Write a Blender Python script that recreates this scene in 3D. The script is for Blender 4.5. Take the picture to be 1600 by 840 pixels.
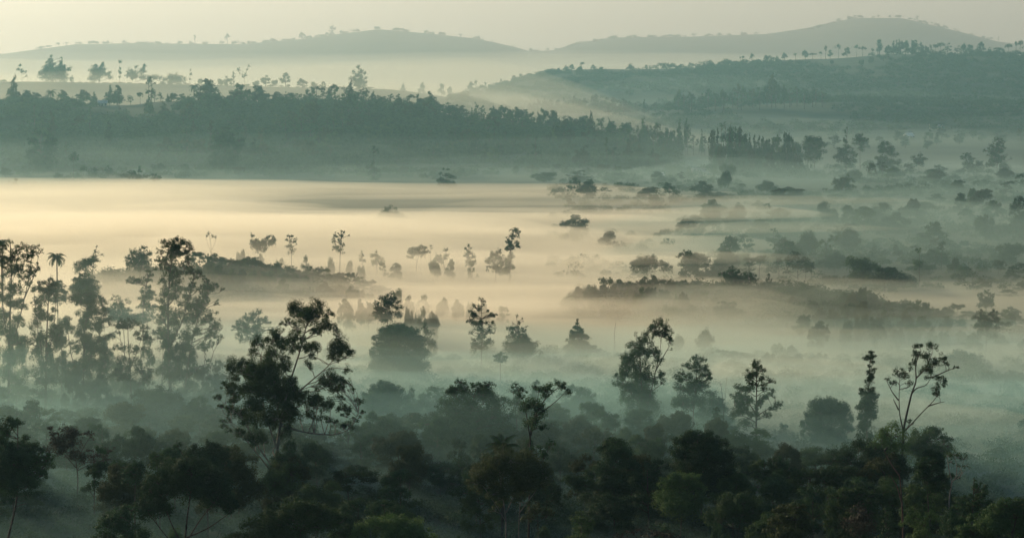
import bpy, math
import numpy as np
from mathutils import Vector

for _o in list(bpy.data.objects):
    bpy.data.objects.remove(_o, do_unlink=True)
SC = bpy.context.scene
COL = SC.collection
R = math.radians

# ------------------------------------------------------------------ camera, sky, sun, exposure
F = 4537.0            # focal length in pixels of a 1600 px wide frame (20 degrees)
EYE = 100.0           # eye height over the valley floor
HZ = 40.0             # image row of the eye level
cam_data = bpy.data.cameras.new("camera")
cam = bpy.data.objects.new("camera", cam_data)
COL.objects.link(cam)
cam.location = (0, 0, EYE)
cam.rotation_euler = (R(90), 0, 0)
cam_data.sensor_fit = 'HORIZONTAL'
cam_data.angle = 2 * math.atan(800 / F)
cam_data.shift_y = -(420 - HZ) / 1600.0
cam_data.clip_start = 1.0
cam_data.clip_end = 30000
SC.camera = cam

SUN_EL, SUN_AZ = 13.0, -40.0          # azimuth measured from the view direction, negative = to the left
world = bpy.data.worlds.new("World")
SC.world = world
world.use_nodes = True
wn = world.node_tree
wn.nodes.clear()
w_out = wn.nodes.new("ShaderNodeOutputWorld")
w_bg = wn.nodes.new("ShaderNodeBackground")
w_sky = wn.nodes.new("ShaderNodeTexSky")
w_sky.sky_type = 'NISHITA'
w_sky.sun_disc = False
w_sky.sun_elevation = R(SUN_EL)
w_sky.sun_rotation = R(SUN_AZ)
w_sky.air_density = 0.5
w_sky.dust_density = 2.2
w_sky.ozone_density = 1.6
w_bg.inputs["Strength"].default_value = 0.10
wn.links.new(w_sky.outputs[0], w_bg.inputs[0])
wn.links.new(w_bg.outputs[0], w_out.inputs[0])

sun_data = bpy.data.lights.new("sun", 'SUN')
sun_data.energy = 3.7
sun_data.angle = R(0.5)
sun_data.color = (1.0, 0.80, 0.48)
sun = bpy.data.objects.new("sun", sun_data)
COL.objects.link(sun)
_sd = Vector((math.sin(R(SUN_AZ)) * math.cos(R(SUN_EL)), math.cos(R(SUN_AZ)) * math.cos(R(SUN_EL)), math.sin(R(SUN_EL))))
sun.rotation_euler = _sd.to_track_quat('Z', 'Y').to_euler()

SC.render.engine = 'CYCLES'
SC.view_settings.view_transform = 'Standard'
SC.view_settings.look = 'None'
SC.view_settings.gamma = 1.0
SC.view_settings.exposure = 0.1
cy = SC.cycles
cy.max_bounces = 6
cy.diffuse_bounces = 2
cy.volume_bounces = 2
cy.transparent_max_bounces = 64
cy.use_denoising = True
SC.render.resolution_x, SC.render.resolution_y = 1024, 537

# ------------------------------------------------------------------ helpers
def tag(o, label=None, cat=None, group=None, kind=None):
    if label: o["label"] = label
    if cat: o["category"] = cat
    if group: o["group"] = group
    if kind: o["kind"] = kind
    return o

def px2x(px, d): return (px - 800.0) * d / F
def py2z(py, d): return EYE - (py - HZ) * d / F

def mesh_from(name, V, faces_list):
    """faces_list: list of (int array n x k) with material index per array."""
    me = bpy.data.meshes.new(name)
    V = np.asarray(V, np.float32)
    me.vertices.add(len(V))
    me.vertices.foreach_set("co", V.ravel())
    loops, starts, mats, s = [], [], [], 0
    for Fa, mi in faces_list:
        Fa = np.asarray(Fa, np.int32)
        if not len(Fa): continue
        k = Fa.shape[1]
        loops.append(Fa.ravel())
        starts.append(s + k * np.arange(len(Fa)))
        mats.append(np.full(len(Fa), mi))
        s += Fa.size
    loops = np.concatenate(loops); starts = np.concatenate(starts); mats = np.concatenate(mats)
    me.loops.add(len(loops))
    me.loops.foreach_set("vertex_index", loops.astype(np.int32))
    me.polygons.add(len(starts))
    me.polygons.foreach_set("loop_start", starts.astype(np.int32))
    me.polygons.foreach_set("material_index", mats.astype(np.int32))
    me.update(calc_edges=True)
    return me

def link(name, me, mats, parent=None, loc=None):
    o = bpy.data.objects.new(name, me)
    for m in (mats if isinstance(mats, (list, tuple)) else [mats]):
        if me is not None and len(me.materials) < (len(mats) if isinstance(mats, (list, tuple)) else 1):
            me.materials.append(m)
    COL.objects.link(o)
    if parent is not None: o.parent = parent
    if loc is not None: o.location = loc
    return o

def smooth(me):
    me.polygons.foreach_set("use_smooth", np.ones(len(me.polygons), bool))
    return me

# lattice value noise, vectorised
def vnoise(x, y, seed=0):
    x = np.asarray(x, float); y = np.asarray(y, float)
    xi = np.floor(x).astype(np.int64); yi = np.floor(y).astype(np.int64)
    fx = x - xi; fy = y - yi
    fx = fx * fx * fx * (fx * (fx * 6 - 15) + 10); fy = fy * fy * fy * (fy * (fy * 6 - 15) + 10)
    def h(i, j):
        n = (i * 374761393 + j * 668265263 + seed * 982451653) & 0x7fffffff
        n = ((n ^ (n >> 13)) * 1274126177) & 0x7fffffff
        return ((n ^ (n >> 16)) & 0xffff) / 65535.0
    a = h(xi, yi); b = h(xi + 1, yi); c = h(xi, yi + 1); d = h(xi + 1, yi + 1)
    return (a * (1 - fx) + b * fx) * (1 - fy) + (c * (1 - fx) + d * fx) * fy

def fbm(x, y, seed=0, octv=4):
    t, a, s = 0.0, 0.5, 0.0
    for k in range(octv):
        t = t + a * vnoise(np.asarray(x) * 2 ** k + 17.3 * k, np.asarray(y) * 2 ** k - 9.1 * k, seed + k); s += a; a *= 0.5
    return t / s

def sstep(a, b, x):
    t = np.clip((x - a) / (b - a), 0, 1)
    return t * t * (3 - 2 * t)

# ------------------------------------------------------------------ terrain
def _prof(D, pts):
    xs = [px2x(p, D) for p, _ in pts]; zs = [py2z(y, D) for _, y in pts]
    return xs, zs
P1 = _prof(2250, [(-900, 190), (-400, 170), (0, 164), (100, 163), (200, 168), (250, 163), (400, 162), (550, 160), (650, 170), (750, 194), (850, 206), (950, 216), (1050, 238), (1120, 262), (1250, 275), (2200, 275)])
P2 = _prof(2850, [(-900, 128), (0, 131), (120, 132), (260, 135), (420, 137), (600, 143), (720, 156), (800, 182), (900, 178), (1000, 178), (1100, 168), (1300, 160), (1600, 165), (2600, 170)])
P3 = _prof(3500, [(-900, 180), (560, 172), (640, 160), (700, 153), (780, 137), (830, 121), (900, 109), (985, 110), (1100, 107), (1200, 98), (1300, 92), (1400, 84), (1600, 89), (2000, 95), (3000, 120)])
P4 = _prof(5200, [(-2500, 100), (-400, 112), (0, 101), (60, 86), (100, 77), (200, 71), (300, 70), (380, 70), (470, 62), (530, 54), (590, 47), (640, 51), (700, 56), (750, 62), (830, 81), (865, 80), (900, 70), (960, 59), (1060, 58), (1200, 55), (1270, 46), (1330, 29), (1400, 30), (1450, 42), (1520, 65), (1600, 85), (2000, 105), (3500, 100)])
XA = ([-330, -200, -140, -117, -105, -93, -84, -69, -56, -47, -20, 20], [3, 5, 7.5, 8.5, 9, 7, 5.2, 3.4, 1.2, -0.5, -1, 0])
XB = ([5, 22, 45, 75, 100, 125], [0, 3, 5, 5.5, 4, 0])
XC = ([70, 95, 108, 120, 140, 170, 300], [0, 3.5, 6, 4, 1.5, 0.5, 0.5])

def ground(x, y):
    x = np.asarray(x, float); y = np.asarray(y, float)
    z = 97.0 * np.clip(1 - np.maximum(y, 0) / 430.0, 0, 1) ** 2
    z = z + 2.2 * (fbm(x / 90, y / 90, 3, 3) - 0.5) * sstep(380, 520, y)
    z = z + np.interp(x, *XA) * np.exp(-((y - 1060 - 0.15 * x) / 55.0) ** 2)
    z = z + np.interp(x, *XB) * np.exp(-((y - 1000) / 42.0) ** 2)
    z = z + np.interp(x, *XC) * np.exp(-((y - 945) / 45.0) ** 2)
    rough = 5.0 * (fbm(x / 160, y / 160, 11, 4) - 0.5)
    h1 = np.maximum(np.interp(x, *P1), 0) * sstep(1900, 2240, y) * (1 - 0.85 * sstep(2270, 2600, y))
    h2 = np.maximum(np.interp(x, *P2), 0) * sstep(2560, 2840, y) * (1 - 0.9 * sstep(2880, 3150, y) * (x < 0) - 0.3 * sstep(2900, 3000, y) * (x >= 0))
    h3 = np.maximum(np.interp(x, *P3), 0) * sstep(2650, 3490, y) * (1 - 0.9 * sstep(3520, 4100, y))
    h4 = np.maximum(np.interp(x, *P4), 0) * sstep(4200, 5190, y) * (1 - 0.8 * sstep(5250, 6600, y))
    hh = np.maximum(np.maximum(h1, h2), np.maximum(h3, h4))
    z = z + hh + rough * sstep(1850, 2300, y) * np.clip(hh / 25.0, 0, 1)
    # shoulders of the valley, off to both sides
    z = z + 40 * sstep(500, 1600, np.abs(x)) * sstep(300, 900, y)
    return z
def gz(x, y): return float(ground(x, y))
# ------------------------------------------------------------------ materials
def mat(name):
    m = bpy.data.materials.new(name); m.use_nodes = True
    nt = m.node_tree
    return m, nt, nt.nodes["Principled BSDF"]

def noise_mat(name, ca, cb, scale, rough=0.8, detail=4.0, rnd=0.25, bump=0.0, thin=0.0):
    """two-colour procedural noise on object coordinates, a little different from object to object"""
    m, nt, b = mat(name)
    tc = nt.nodes.new("ShaderNodeTexCoord")
    ns = nt.nodes.new("ShaderNodeTexNoise"); ns.inputs["Scale"].default_value = scale; ns.inputs["Detail"].default_value = detail
    rp = nt.nodes.new("ShaderNodeValToRGB")
    rp.color_ramp.elements[0].position = 0.35; rp.color_ramp.elements[1].position = 0.68
    rp.color_ramp.elements[0].color = (*ca, 1); rp.color_ramp.elements[1].color = (*cb, 1)
    nt.links.new(tc.outputs["Object"], ns.inputs["Vector"]); nt.links.new(ns.outputs[0], rp.inputs[0])
    src = rp.outputs[0]
    if rnd:
        oi = nt.nodes.new("ShaderNodeObjectInfo")
        mr = nt.nodes.new("ShaderNodeMapRange")
        mr.inputs["To Min"].default_value = 1 - rnd; mr.inputs["To Max"].default_value = 1 + rnd
        nt.links.new(oi.outputs["Random"], mr.inputs["Value"])
        mx = nt.nodes.new("ShaderNodeMixRGB"); mx.blend_type = 'MULTIPLY'; mx.inputs[0].default_value = 1
        nt.links.new(src, mx.inputs[1]); nt.links.new(mr.outputs[0], mx.inputs[2]); src = mx.outputs[0]
    nt.links.new(src, b.inputs["Base Color"])
    b.inputs["Roughness"].default_value = rough
    b.inputs["Specular IOR Level"].default_value = 0.2
    if thin:          # thin leaves let some of the low sun through
        tr = nt.nodes.new("ShaderNodeBsdfTranslucent"); nt.links.new(src, tr.inputs["Color"])
        ms = nt.nodes.new("ShaderNodeMixShader"); ms.inputs[0].default_value = thin
        nt.links.new(b.outputs[0], ms.inputs[1]); nt.links.new(tr.outputs[0], ms.inputs[2])
        nt.links.new(ms.outputs[0], nt.nodes["Material Output"].inputs["Surface"])
    if bump:
        bp = nt.nodes.new("ShaderNodeBump"); bp.inputs["Strength"].default_value = bump
        nt.links.new(ns.outputs[0], bp.inputs["Height"]); nt.links.new(bp.outputs[0], b.inputs["Normal"])
    return m

LEAF = {
    'dark': noise_mat("leaf_dark", (0.018, 0.050, 0.022), (0.050, 0.108, 0.040), 0.35, thin=0.22),
    'mid': noise_mat("leaf_mid", (0.030, 0.072, 0.024), (0.072, 0.130, 0.040), 0.35, thin=0.22),
    'light': noise_mat("leaf_light", (0.055, 0.115, 0.030), (0.105, 0.180, 0.050), 0.4, thin=0.22),
    'olive': noise_mat("leaf_olive", (0.034, 0.050, 0.018), (0.068, 0.088, 0.030), 0.4, thin=0.22),
    'brown': noise_mat("leaf_brown", (0.050, 0.040, 0.024), (0.085, 0.062, 0.038), 0.4),
}
BARK = noise_mat("bark", (0.045, 0.036, 0.028), (0.11, 0.092, 0.075), 1.5, 0.9)
PALE_BARK = noise_mat("pale_bark", (0.13, 0.115, 0.095), (0.26, 0.235, 0.20), 1.2, 0.85)
RED_BARK = noise_mat("red_bark", (0.09, 0.05, 0.035), (0.17, 0.10, 0.07), 1.5, 0.9)
SOIL = noise_mat("terrain_cover", (0.018, 0.034, 0.018), (0.046, 0.062, 0.030), 0.02, 0.95, 8.0, 0.0)

def volume_mat(name, col, dens, g):
    m = bpy.data.materials.new(name); m.use_nodes = True
    nt = m.node_tree; nt.nodes.clear()
    o = nt.nodes.new("ShaderNodeOutputMaterial")
    v = nt.nodes.new("ShaderNodeVolumePrincipled")
    v.inputs["Color"].default_value = (*col, 1)
    v.inputs["Density"].default_value = dens
    v.inputs["Anisotropy"].default_value = g
    v.inputs["Density Attribute"].default_value = ""
    v.inputs["Temperature Attribute"].default_value = ""
    nt.links.new(v.outputs[0], o.inputs["Volume"])
    return m
# ------------------------------------------------------------------ terrain sheet
def build_terrain():
    ys = np.concatenate([np.linspace(-480, 380, 30), np.arange(392, 1900, 9.0), np.arange(1900, 3700, 14.0), np.arange(3700, 5400, 22.0), np.linspace(5430, 6900, 30)])
    xs = np.concatenate([-np.geomspace(3400, 560, 18), np.linspace(-540, 540, 150), np.geomspace(560, 3400, 18)])
    X, Y = np.meshgrid(xs, ys)
    Z = ground(X, Y)
    V = np.stack([X, Y, Z], -1).reshape(-1, 3)
    ny, nx = X.shape
    i = (np.arange(ny - 1)[:, None] * nx + np.arange(nx - 1)[None, :]).ravel()
    Q = np.stack([i, i + 1, i + nx + 1, i + nx], 1)
    o = link("terrain", smooth(mesh_from("terrain", V, [(Q, 0)])), SOIL)
    tag(o, "rolling green valley floor rising to wooded ridges and far hills", "terrain", kind="structure")
build_terrain()

# ------------------------------------------------------------------ air: one even haze box, and banks of ground mist
HAZE = volume_mat("haze_air", (0.46, 0.82, 0.97), 2.8e-5, 0.45)  # teal of shaded, sky lit air is put into the colour
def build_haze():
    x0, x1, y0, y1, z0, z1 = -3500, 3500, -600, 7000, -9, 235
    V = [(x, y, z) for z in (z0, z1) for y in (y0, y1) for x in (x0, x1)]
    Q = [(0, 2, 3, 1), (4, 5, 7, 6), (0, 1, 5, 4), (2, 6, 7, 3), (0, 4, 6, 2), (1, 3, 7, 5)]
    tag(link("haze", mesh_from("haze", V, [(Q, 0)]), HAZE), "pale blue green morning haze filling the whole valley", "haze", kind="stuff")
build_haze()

def mist_bank(label, xr, yr, zbot, topf, dens, col, g, nx=90, ny=90):
    """a closed lens of mist: topf(X, Y) is the height of its upper face; it thins to nothing at its rim"""
    xs = np.linspace(*xr, nx); ys = np.linspace(*yr, ny)
    X, Y = np.meshgrid(xs, ys)
    u = (X - xr[0]) / (xr[1] - xr[0]); v = (Y - yr[0]) / (yr[1] - yr[0])
    rim = np.minimum(sstep(0, .12, u), sstep(0, .12, 1 - u)) * np.minimum(sstep(0, .12, v), sstep(0, .12, 1 - v))
    zb = zbot if np.isscalar(zbot) else zbot(X, Y)
    top = np.asarray(topf(X, Y))
    T = zb + 0.05 + np.maximum(top - zb, 0) * rim
    B = np.zeros_like(T) + zb
    n = nx * ny
    V = np.concatenate([np.stack([X, Y, T], -1).reshape(-1, 3), np.stack([X, Y, B], -1).reshape(-1, 3)])
    i = (np.arange(ny - 1)[:, None] * nx + np.arange(nx - 1)[None, :]).ravel()
    top_q = np.stack([i, i + 1, i + nx + 1, i + nx], 1)
    bot_q = top_q[:, ::-1] + n
    rimi = np.concatenate([np.arange(nx), nx * np.arange(1, ny) + nx - 1, nx * (ny - 1) + np.arange(nx - 2, -1, -1), nx * np.arange(ny - 2, 0, -1)])
    j = np.roll(rimi, -1)
    side = np.stack([rimi, rimi + n, j + n, j], 1)
    o = link("mist", mesh_from("mist", V, [(np.concatenate([top_q, bot_q, side]), 0)]), volume_mat("mist_air", col, dens, g))
    tag(o, label, "mist", kind="stuff")
    return o

SUNLIT_CREAM = (0.97, 0.90, 0.75)  # warm sunlight painted into the mist colour
SHADED_GREY = (0.50, 0.84, 0.83)  # cool copy of the mist colour, shade painted in
SHADED_TEAL = (0.45, 0.83, 0.92)  # veil colour with the teal of shaded air painted in
def wav(X, Y, sx, sy, seed):       # long drifting streaks, torn a little by a finer noise
    wx = X + 0.35 * Y + 0.5 * sx * (fbm(X / sx * 1.7, Y / sy * 0.8, seed + 50, 3) - .5)
    wy = Y + 0.9 * sy * (fbm(X / sx * 1.3, Y / sy, seed + 70, 3) - .5)
    return np.clip((fbm(wx / sx, wy / sy, seed, 5) - 0.5) * 2.1 + 0.5, 0, 1.15)
def openness(X, Y):                # the mist thins towards the right of the valley and along one long gap far across it
    px = 800 + F * X / np.maximum(Y, 50)
    a = 1 - 0.9 * sstep(880, 1280, px + 420 * (fbm(X / 120, Y / 90, 77, 3) - .5)) * sstep(1010, 1200, Y)
    a = a * (1 - 0.5 * sstep(1150, 1400, px) * sstep(850, 930, Y))
    gap = np.exp(-((Y - 1625 - 120 * (fbm(X / 150, Y / 400, 78, 2) - .5)) / 125) ** 2) * sstep(180, 560, px)
    for c, h, k, sd in ((1385, 48, .62, 81), (1235, 34, .5, 82), (1120, 24, .4, 85)):
        gap = np.maximum(gap, k * np.exp(-((Y - c - 110 * (fbm(X / 130, Y / 500, sd, 3) - .5)) / h) ** 2) * sstep(500, 900, px + 300 * (fbm(X / 60, Y / 60, sd + 5, 2) - .5)))
    end = sstep(1840, 1740, Y + 150 * (fbm(X / 110, Y / 900, 79, 3) - .5))
    return a * (1 - 0.92 * gap) * end
# main valley
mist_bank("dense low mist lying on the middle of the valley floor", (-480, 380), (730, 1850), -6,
          lambda X, Y: -1 + (2 + 11 * wav(X, Y, 380, 110, 21) + 2.0 * sstep(60, -260, X)) * openness(X, Y), 0.012, SUNLIT_CREAM, 0.55, 200, 260)
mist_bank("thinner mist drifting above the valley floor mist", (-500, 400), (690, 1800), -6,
          lambda X, Y: -1 + (3 + 14 * wav(X, Y, 460, 130, 33)) * openness(X, Y), 0.0042, SUNLIT_CREAM, 0.55, 200, 260)
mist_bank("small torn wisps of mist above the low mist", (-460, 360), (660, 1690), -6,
          lambda X, Y: -3 + (20 * wav(X, Y, 170, 50, 38) ** 1.5) * openness(X, Y), 0.0035, SUNLIT_CREAM, 0.55, 220, 300)
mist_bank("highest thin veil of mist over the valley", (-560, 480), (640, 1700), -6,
          lambda X, Y: -2 + (6 + 22 * wav(X, Y, 520, 160, 45)) * (0.3 + 0.7 * openness(X, Y)), 0.0011, SUNLIT_CREAM, 0.5)
mist_bank("shade toned grey mist lying over the fields on the right of the valley", (-60, 520), (1000, 1950), -6,
          lambda X, Y: -1 + (6 + 20 * wav(X, Y, 300, 90, 83)) * sstep(760, 1200, 800 + F * X / Y), 0.0028, (0.45, 0.62, 0.58), 0.45, 150, 200)  # mist colour darkened to paint shade over these fields
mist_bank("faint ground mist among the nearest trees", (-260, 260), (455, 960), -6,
          lambda X, Y: 2 + 7.5 * wav(X, Y, 150, 80, 57), 0.0036, SHADED_GREY, 0.4)
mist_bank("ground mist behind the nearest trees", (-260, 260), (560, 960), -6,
          lambda X, Y: 3.5 + 8 * wav(X, Y, 150, 80, 59), 0.0034, SHADED_GREY, 0.4)
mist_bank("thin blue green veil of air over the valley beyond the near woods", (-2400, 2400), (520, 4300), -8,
          lambda X, Y: 62 + 125 * sstep(650, 1900, Y) + 10 * wav(X, Y, 900, 500, 91), 1.35e-4, SHADED_TEAL, 0.45)
# valleys behind the ridges
for _t0, _ds in ((16, .0007), (34, .0006), (56, .0004)):
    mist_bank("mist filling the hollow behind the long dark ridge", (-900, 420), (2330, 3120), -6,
              lambda X, Y, _t0=_t0: -4 + (_t0 + 22 * wav(X, Y, 500, 200, 61 + _t0)) * sstep(240, -60, X), _ds, SUNLIT_CREAM, 0.5, 70, 70)
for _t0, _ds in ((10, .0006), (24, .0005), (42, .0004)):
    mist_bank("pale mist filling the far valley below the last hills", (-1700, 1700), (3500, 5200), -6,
              lambda X, Y, _t0=_t0: _t0 + 22 * wav(X, Y, 900, 350, 71 + _t0), _ds, SUNLIT_CREAM, 0.5, 60, 60)
mist_bank("pale far air round the last hills", (-2600, 2600), (3300, 6900), -8,
          lambda X, Y: 205 + 0 * X, 2.7e-4, (0.98, 0.83, 0.82), 0.5, 30, 30)  # warm colour paints sunlight into the far air

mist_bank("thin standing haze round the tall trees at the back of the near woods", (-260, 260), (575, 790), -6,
          lambda X, Y: 15 + 14 * wav(X, Y, 120, 60, 58), 0.0021, SHADED_GREY, 0.4, 80, 80)
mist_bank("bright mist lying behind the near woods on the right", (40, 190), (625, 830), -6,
          lambda X, Y: -1 + 3 + 8 * wav(X, Y, 110, 50, 64), 0.0085, SUNLIT_CREAM, 0.5, 80, 100)
for _t0, _ds in ((3, .0014), (9, .0009), (18, .0006)):
    mist_bank("soft grey mist along the foot of the long dark ridge", (-580, 440), (1760, 2090), -6,
              lambda X, Y, _t0=_t0: -1 + _t0 + (5 + .4 * _t0) * wav(X, Y, 300, 90, 87 + _t0), _ds, (0.66, 0.86, 0.82), 0.45, 100, 60)
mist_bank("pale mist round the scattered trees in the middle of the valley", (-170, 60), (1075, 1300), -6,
          lambda X, Y: 5 + 15 * wav(X, Y, 110, 50, 97), 0.0045, SUNLIT_CREAM, 0.5, 110, 110)
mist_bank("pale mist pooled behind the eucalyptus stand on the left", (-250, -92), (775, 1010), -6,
          lambda X, Y: 13 + 18 * wav(X, Y, 90, 60, 68), 0.0055, SUNLIT_CREAM, 0.5, 60, 70)
mist_bank("thin mist lying in the fold at the foot of the right hillside", (-120, 700), (2300, 2760), -6,
          lambda X, Y: -2 + (6 + 14 * wav(X, Y, 300, 120, 93)) * sstep(-100, 60, X), 0.0008, (0.72, 0.88, 0.80), 0.45, 60, 60)
mist_bank("thin mist on the middle slope of the right hillside", (-100, 760), (2780, 3250), -6,
          lambda X, Y: 14 + 30 * wav(X, Y, 260, 120, 94), 0.0004, (0.66, 0.86, 0.82), 0.45, 60, 60)
mist_bank("thin tall haze in front of the eucalyptus stand on the left", (-260, -25), (600, 775), -6,
          lambda X, Y: 40 + 14 * wav(X, Y, 120, 60, 98), 0.0010, (0.62, 0.83, 0.80), 0.4, 50, 50)  # milder form of the cool shade tint in its colour
mist_bank("thin mist before the wooded rise on the right", (20, 260), (800, 975), -6,
          lambda X, Y: 8 + 13 * wav(X, Y, 130, 50, 99), 0.0026, (0.74, 0.86, 0.76), 0.45, 70, 70)
# single drifting wisps
_mr = np.random.default_rng(44)
for _k in range(16):
    _d = _mr.uniform(770, 1500); _px = _mr.uniform(80, 1150); _x = px2x(_px, _d); _l = _mr.uniform(60, 170); _w = _mr.uniform(14, 40); _z = _mr.uniform(4, 13); _t = _mr.uniform(2.5, 6)
    _h = lambda X, Y, _x=_x, _d=_d, _l=_l, _w=_w: np.clip(1 - ((X - _x) / _l) ** 2 - ((Y - _d - .12 * (X - _x)) / _w) ** 2, 0, 1) * (.35 + .9 * wav(X, Y, 60, 22, 300))
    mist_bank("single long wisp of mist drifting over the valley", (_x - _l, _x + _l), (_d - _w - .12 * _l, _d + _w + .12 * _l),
              (lambda X, Y, _z=_z, _t=_t, _h=_h: _z - .35 * _t * _h(X, Y)), (lambda X, Y, _z=_z, _t=_t, _h=_h: _z + _t * _h(X, Y)), 0.009, SUNLIT_CREAM, 0.55, 50, 40)
# ------------------------------------------------------------------ trees
def unit(rng, n):
    v = rng.normal(size=(n, 3)); return v / np.linalg.norm(v, axis=1, keepdims=True)

def leaves_at(P, N, L, rng):
    """one rhombic leaf spray per row of P, facing roughly N"""
    n = len(P)
    nrm = N + rng.normal(size=(n, 3)) * 0.7
    nrm /= np.linalg.norm(nrm, axis=1, keepdims=True) + 1e-9
    t = np.cross(nrm, unit(rng, n)); t /= np.linalg.norm(t, axis=1, keepdims=True) + 1e-9
    b = np.cross(nrm, t)
    l = (L * rng.uniform(0.6, 1.25, n))[:, None]; w = l * rng.uniform(0.38, 0.62, n)[:, None]
    V = np.stack([P - t * l * .5, P + b * w * .5 - t * l * .05, P + t * l * .5, P - b * w * .5 + t * l * .08], 1).reshape(-1, 3)
    return V, np.arange(4 * n).reshape(n, 4)

def crown_points(blobs, L, fill, rng, dense=False):
    """blobs: rows (cx,cy,cz, rx,ry,rz). Returns leaf positions, outward normals, sub-clump centres."""
    PP, NN, SC_ = [], [], []
    for c in blobs:
        ce = np.array(c[:3]); r = np.array(c[3:6]); rm = float(r.mean())
        if rm < 2.2 * L:
            k = int(rng.integers(1, 4)); rs = 0.6 * rm; sh = 0.45
        else:
            k = int(np.clip(5 + 3.2 * rm / (2.0 * L), 6, 34 if dense else 22)); rs = rm * (0.40 if not dense else 0.34); sh = 0.85
        u = unit(rng, k); u[:, 2] = np.where(u[:, 2] < -0.35, -u[:, 2] * 0.6, u[:, 2])
        sc = ce + u * r * (sh * rng.uniform(0.62, 1.05, (k, 1))) * np.array([1, 1, 1.0 if dense else 1.35])
        SC_.append(sc)
        per = max(6, int(fill * 3.2 * rs * rs / (0.25 * L * L)))
        for s in sc:
            m = int(per * rng.uniform(0.6, 1.3))
            rr = rs * rng.uniform(0.7, 1.25)
            q = unit(rng, m) * (rng.uniform(0.05, 1, (m, 1)) ** 0.5) * rr * np.array([1.05, 1.05, 0.9 if dense else 1.05])
            PP.append(s + q)
            o = q / rr + (s - ce) / (rm + 1e-6) * 0.6 + np.array([0, 0, 0.35])
            NN.append(o)
        if dense:
            m = int(fill * 1.6 * rm * rm / (0.25 * L * L))
            q = unit(rng, m) * (rng.uniform(0.1, 1, (m, 1)) ** 0.6) * 0.8
            PP.append(ce + q * r); NN.append(q + np.array([0, 0, .3]))
    return np.concatenate(PP), np.concatenate(NN), SC_

class Tubes:
    def __init__(s): s.V = []; s.F = []; s.n = 0
    def add(s, pts, radii, k=6):
        P = np.asarray(pts, float); rad = np.asarray(radii, float); m = len(P)
        T = np.gradient(P, axis=0); T /= np.linalg.norm(T, axis=1, keepdims=True) + 1e-9
        ref = np.where(np.abs(T[:, 2:3]) > 0.9, np.array([[1.0, 0, 0]]), np.array([[0, 0, 1.0]]))
        A = np.cross(T, ref); A /= np.linalg.norm(A, axis=1, keepdims=True) + 1e-9
        B = np.cross(T, A)
        a = np.arange(k) * 2 * math.pi / k
        ring = P[:, None] + rad[:, None, None] * (np.cos(a)[None, :, None] * A[:, None] + np.sin(a)[None, :, None] * B[:, None])
        s.V.append(ring.reshape(-1, 3))
        i = np.arange(m - 1)[:, None] * k; j = np.arange(k)[None, :]; j2 = (j + 1) % k
        s.F.append(np.stack([i + j, i + j2, i + k + j2, i + k + j], -1).reshape(-1, 4) + s.n)
        s.n += m * k
    def ok(s): return s.n > 0
    def mesh(s, name): return smooth(mesh_from(name, np.concatenate(s.V), [(np.concatenate(s.F), 0)]))

def curve(p0, p1, rng, sag=0.12, n=5, up=0.0):
    p0 = np.array(p0, float); p1 = np.array(p1, float); d = np.linalg.norm(p1 - p0)
    t = np.linspace(0, 1, n)[:, None]
    c = p0 * (1 - t) + p1 * t
    c += np.sin(t * math.pi) * (rng.normal(size=3) * sag * d * 0.5 + np.array([0, 0, up * d]))
    c[1:-1] += rng.normal(size=(n - 2, 3)) * d * 0.02
    return c

def limb_tree(T, stems, blobs, subs, rng, rad, twig, L):
    """join every clump to the nearest lower point of a stem with a limb, and its sub-clumps with twigs"""
    SP = []; SR = []
    for st, (ra, rb) in stems:
        st = np.asarray(st, float)
        t = np.linspace(0, 1, len(st))
        tt = np.linspace(0, 1, max(len(st) * 4, 8))
        # smooth the drawn stem
        Pq = np.stack([np.interp(tt, t, st[:, i]) for i in range(3)], 1)
        for _ in range(2): Pq[1:-1] = 0.25 * Pq[:-2] + 0.5 * Pq[1:-1] + 0.25 * Pq[2:]
        rr = ra + (rb - ra) * tt ** 0.8
        T.add(Pq, rr, 7); SP.append(Pq); SR.append(rr)
    SP = np.concatenate(SP); SR = np.concatenate(SR)
    for b, sub in zip(blobs, subs):
        c = np.array(b[:3])
        dv = SP - c
        cost = np.linalg.norm(dv, axis=1) + 1.6 * np.maximum(dv[:, 2] + 0.25 * np.linalg.norm(dv[:, :2], axis=1), 0)
        j = int(np.argmin(cost)); p = SP[j]
        ra = min(SR[j] * 0.75, max(twig * 1.3, 0.022 * np.linalg.norm(p - c) + 0.06 * float(np.mean(b[3:6])) * 0.5))
        if np.linalg.norm(p - c) > 0.2:
            cv = curve(p, c, rng, 0.16, 6, 0.06)
            T.add(cv, np.linspace(ra, twig, 6), 5)
        else: cv = np.array([c, c])
        for s in sub[:9]:
            k = cv[-2] if len(cv) > 2 else c
            T.add(curve(k, s, rng, 0.15, 4), np.linspace(twig, twig * 0.45, 4), 4)

def new_root(name, label, cat, loc, group=None):
    o = bpy.data.objects.new(name, None); COL.objects.link(o)
    o.location = loc; o.empty_display_size = 0.5
    return tag(o, label, cat, group)

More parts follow.
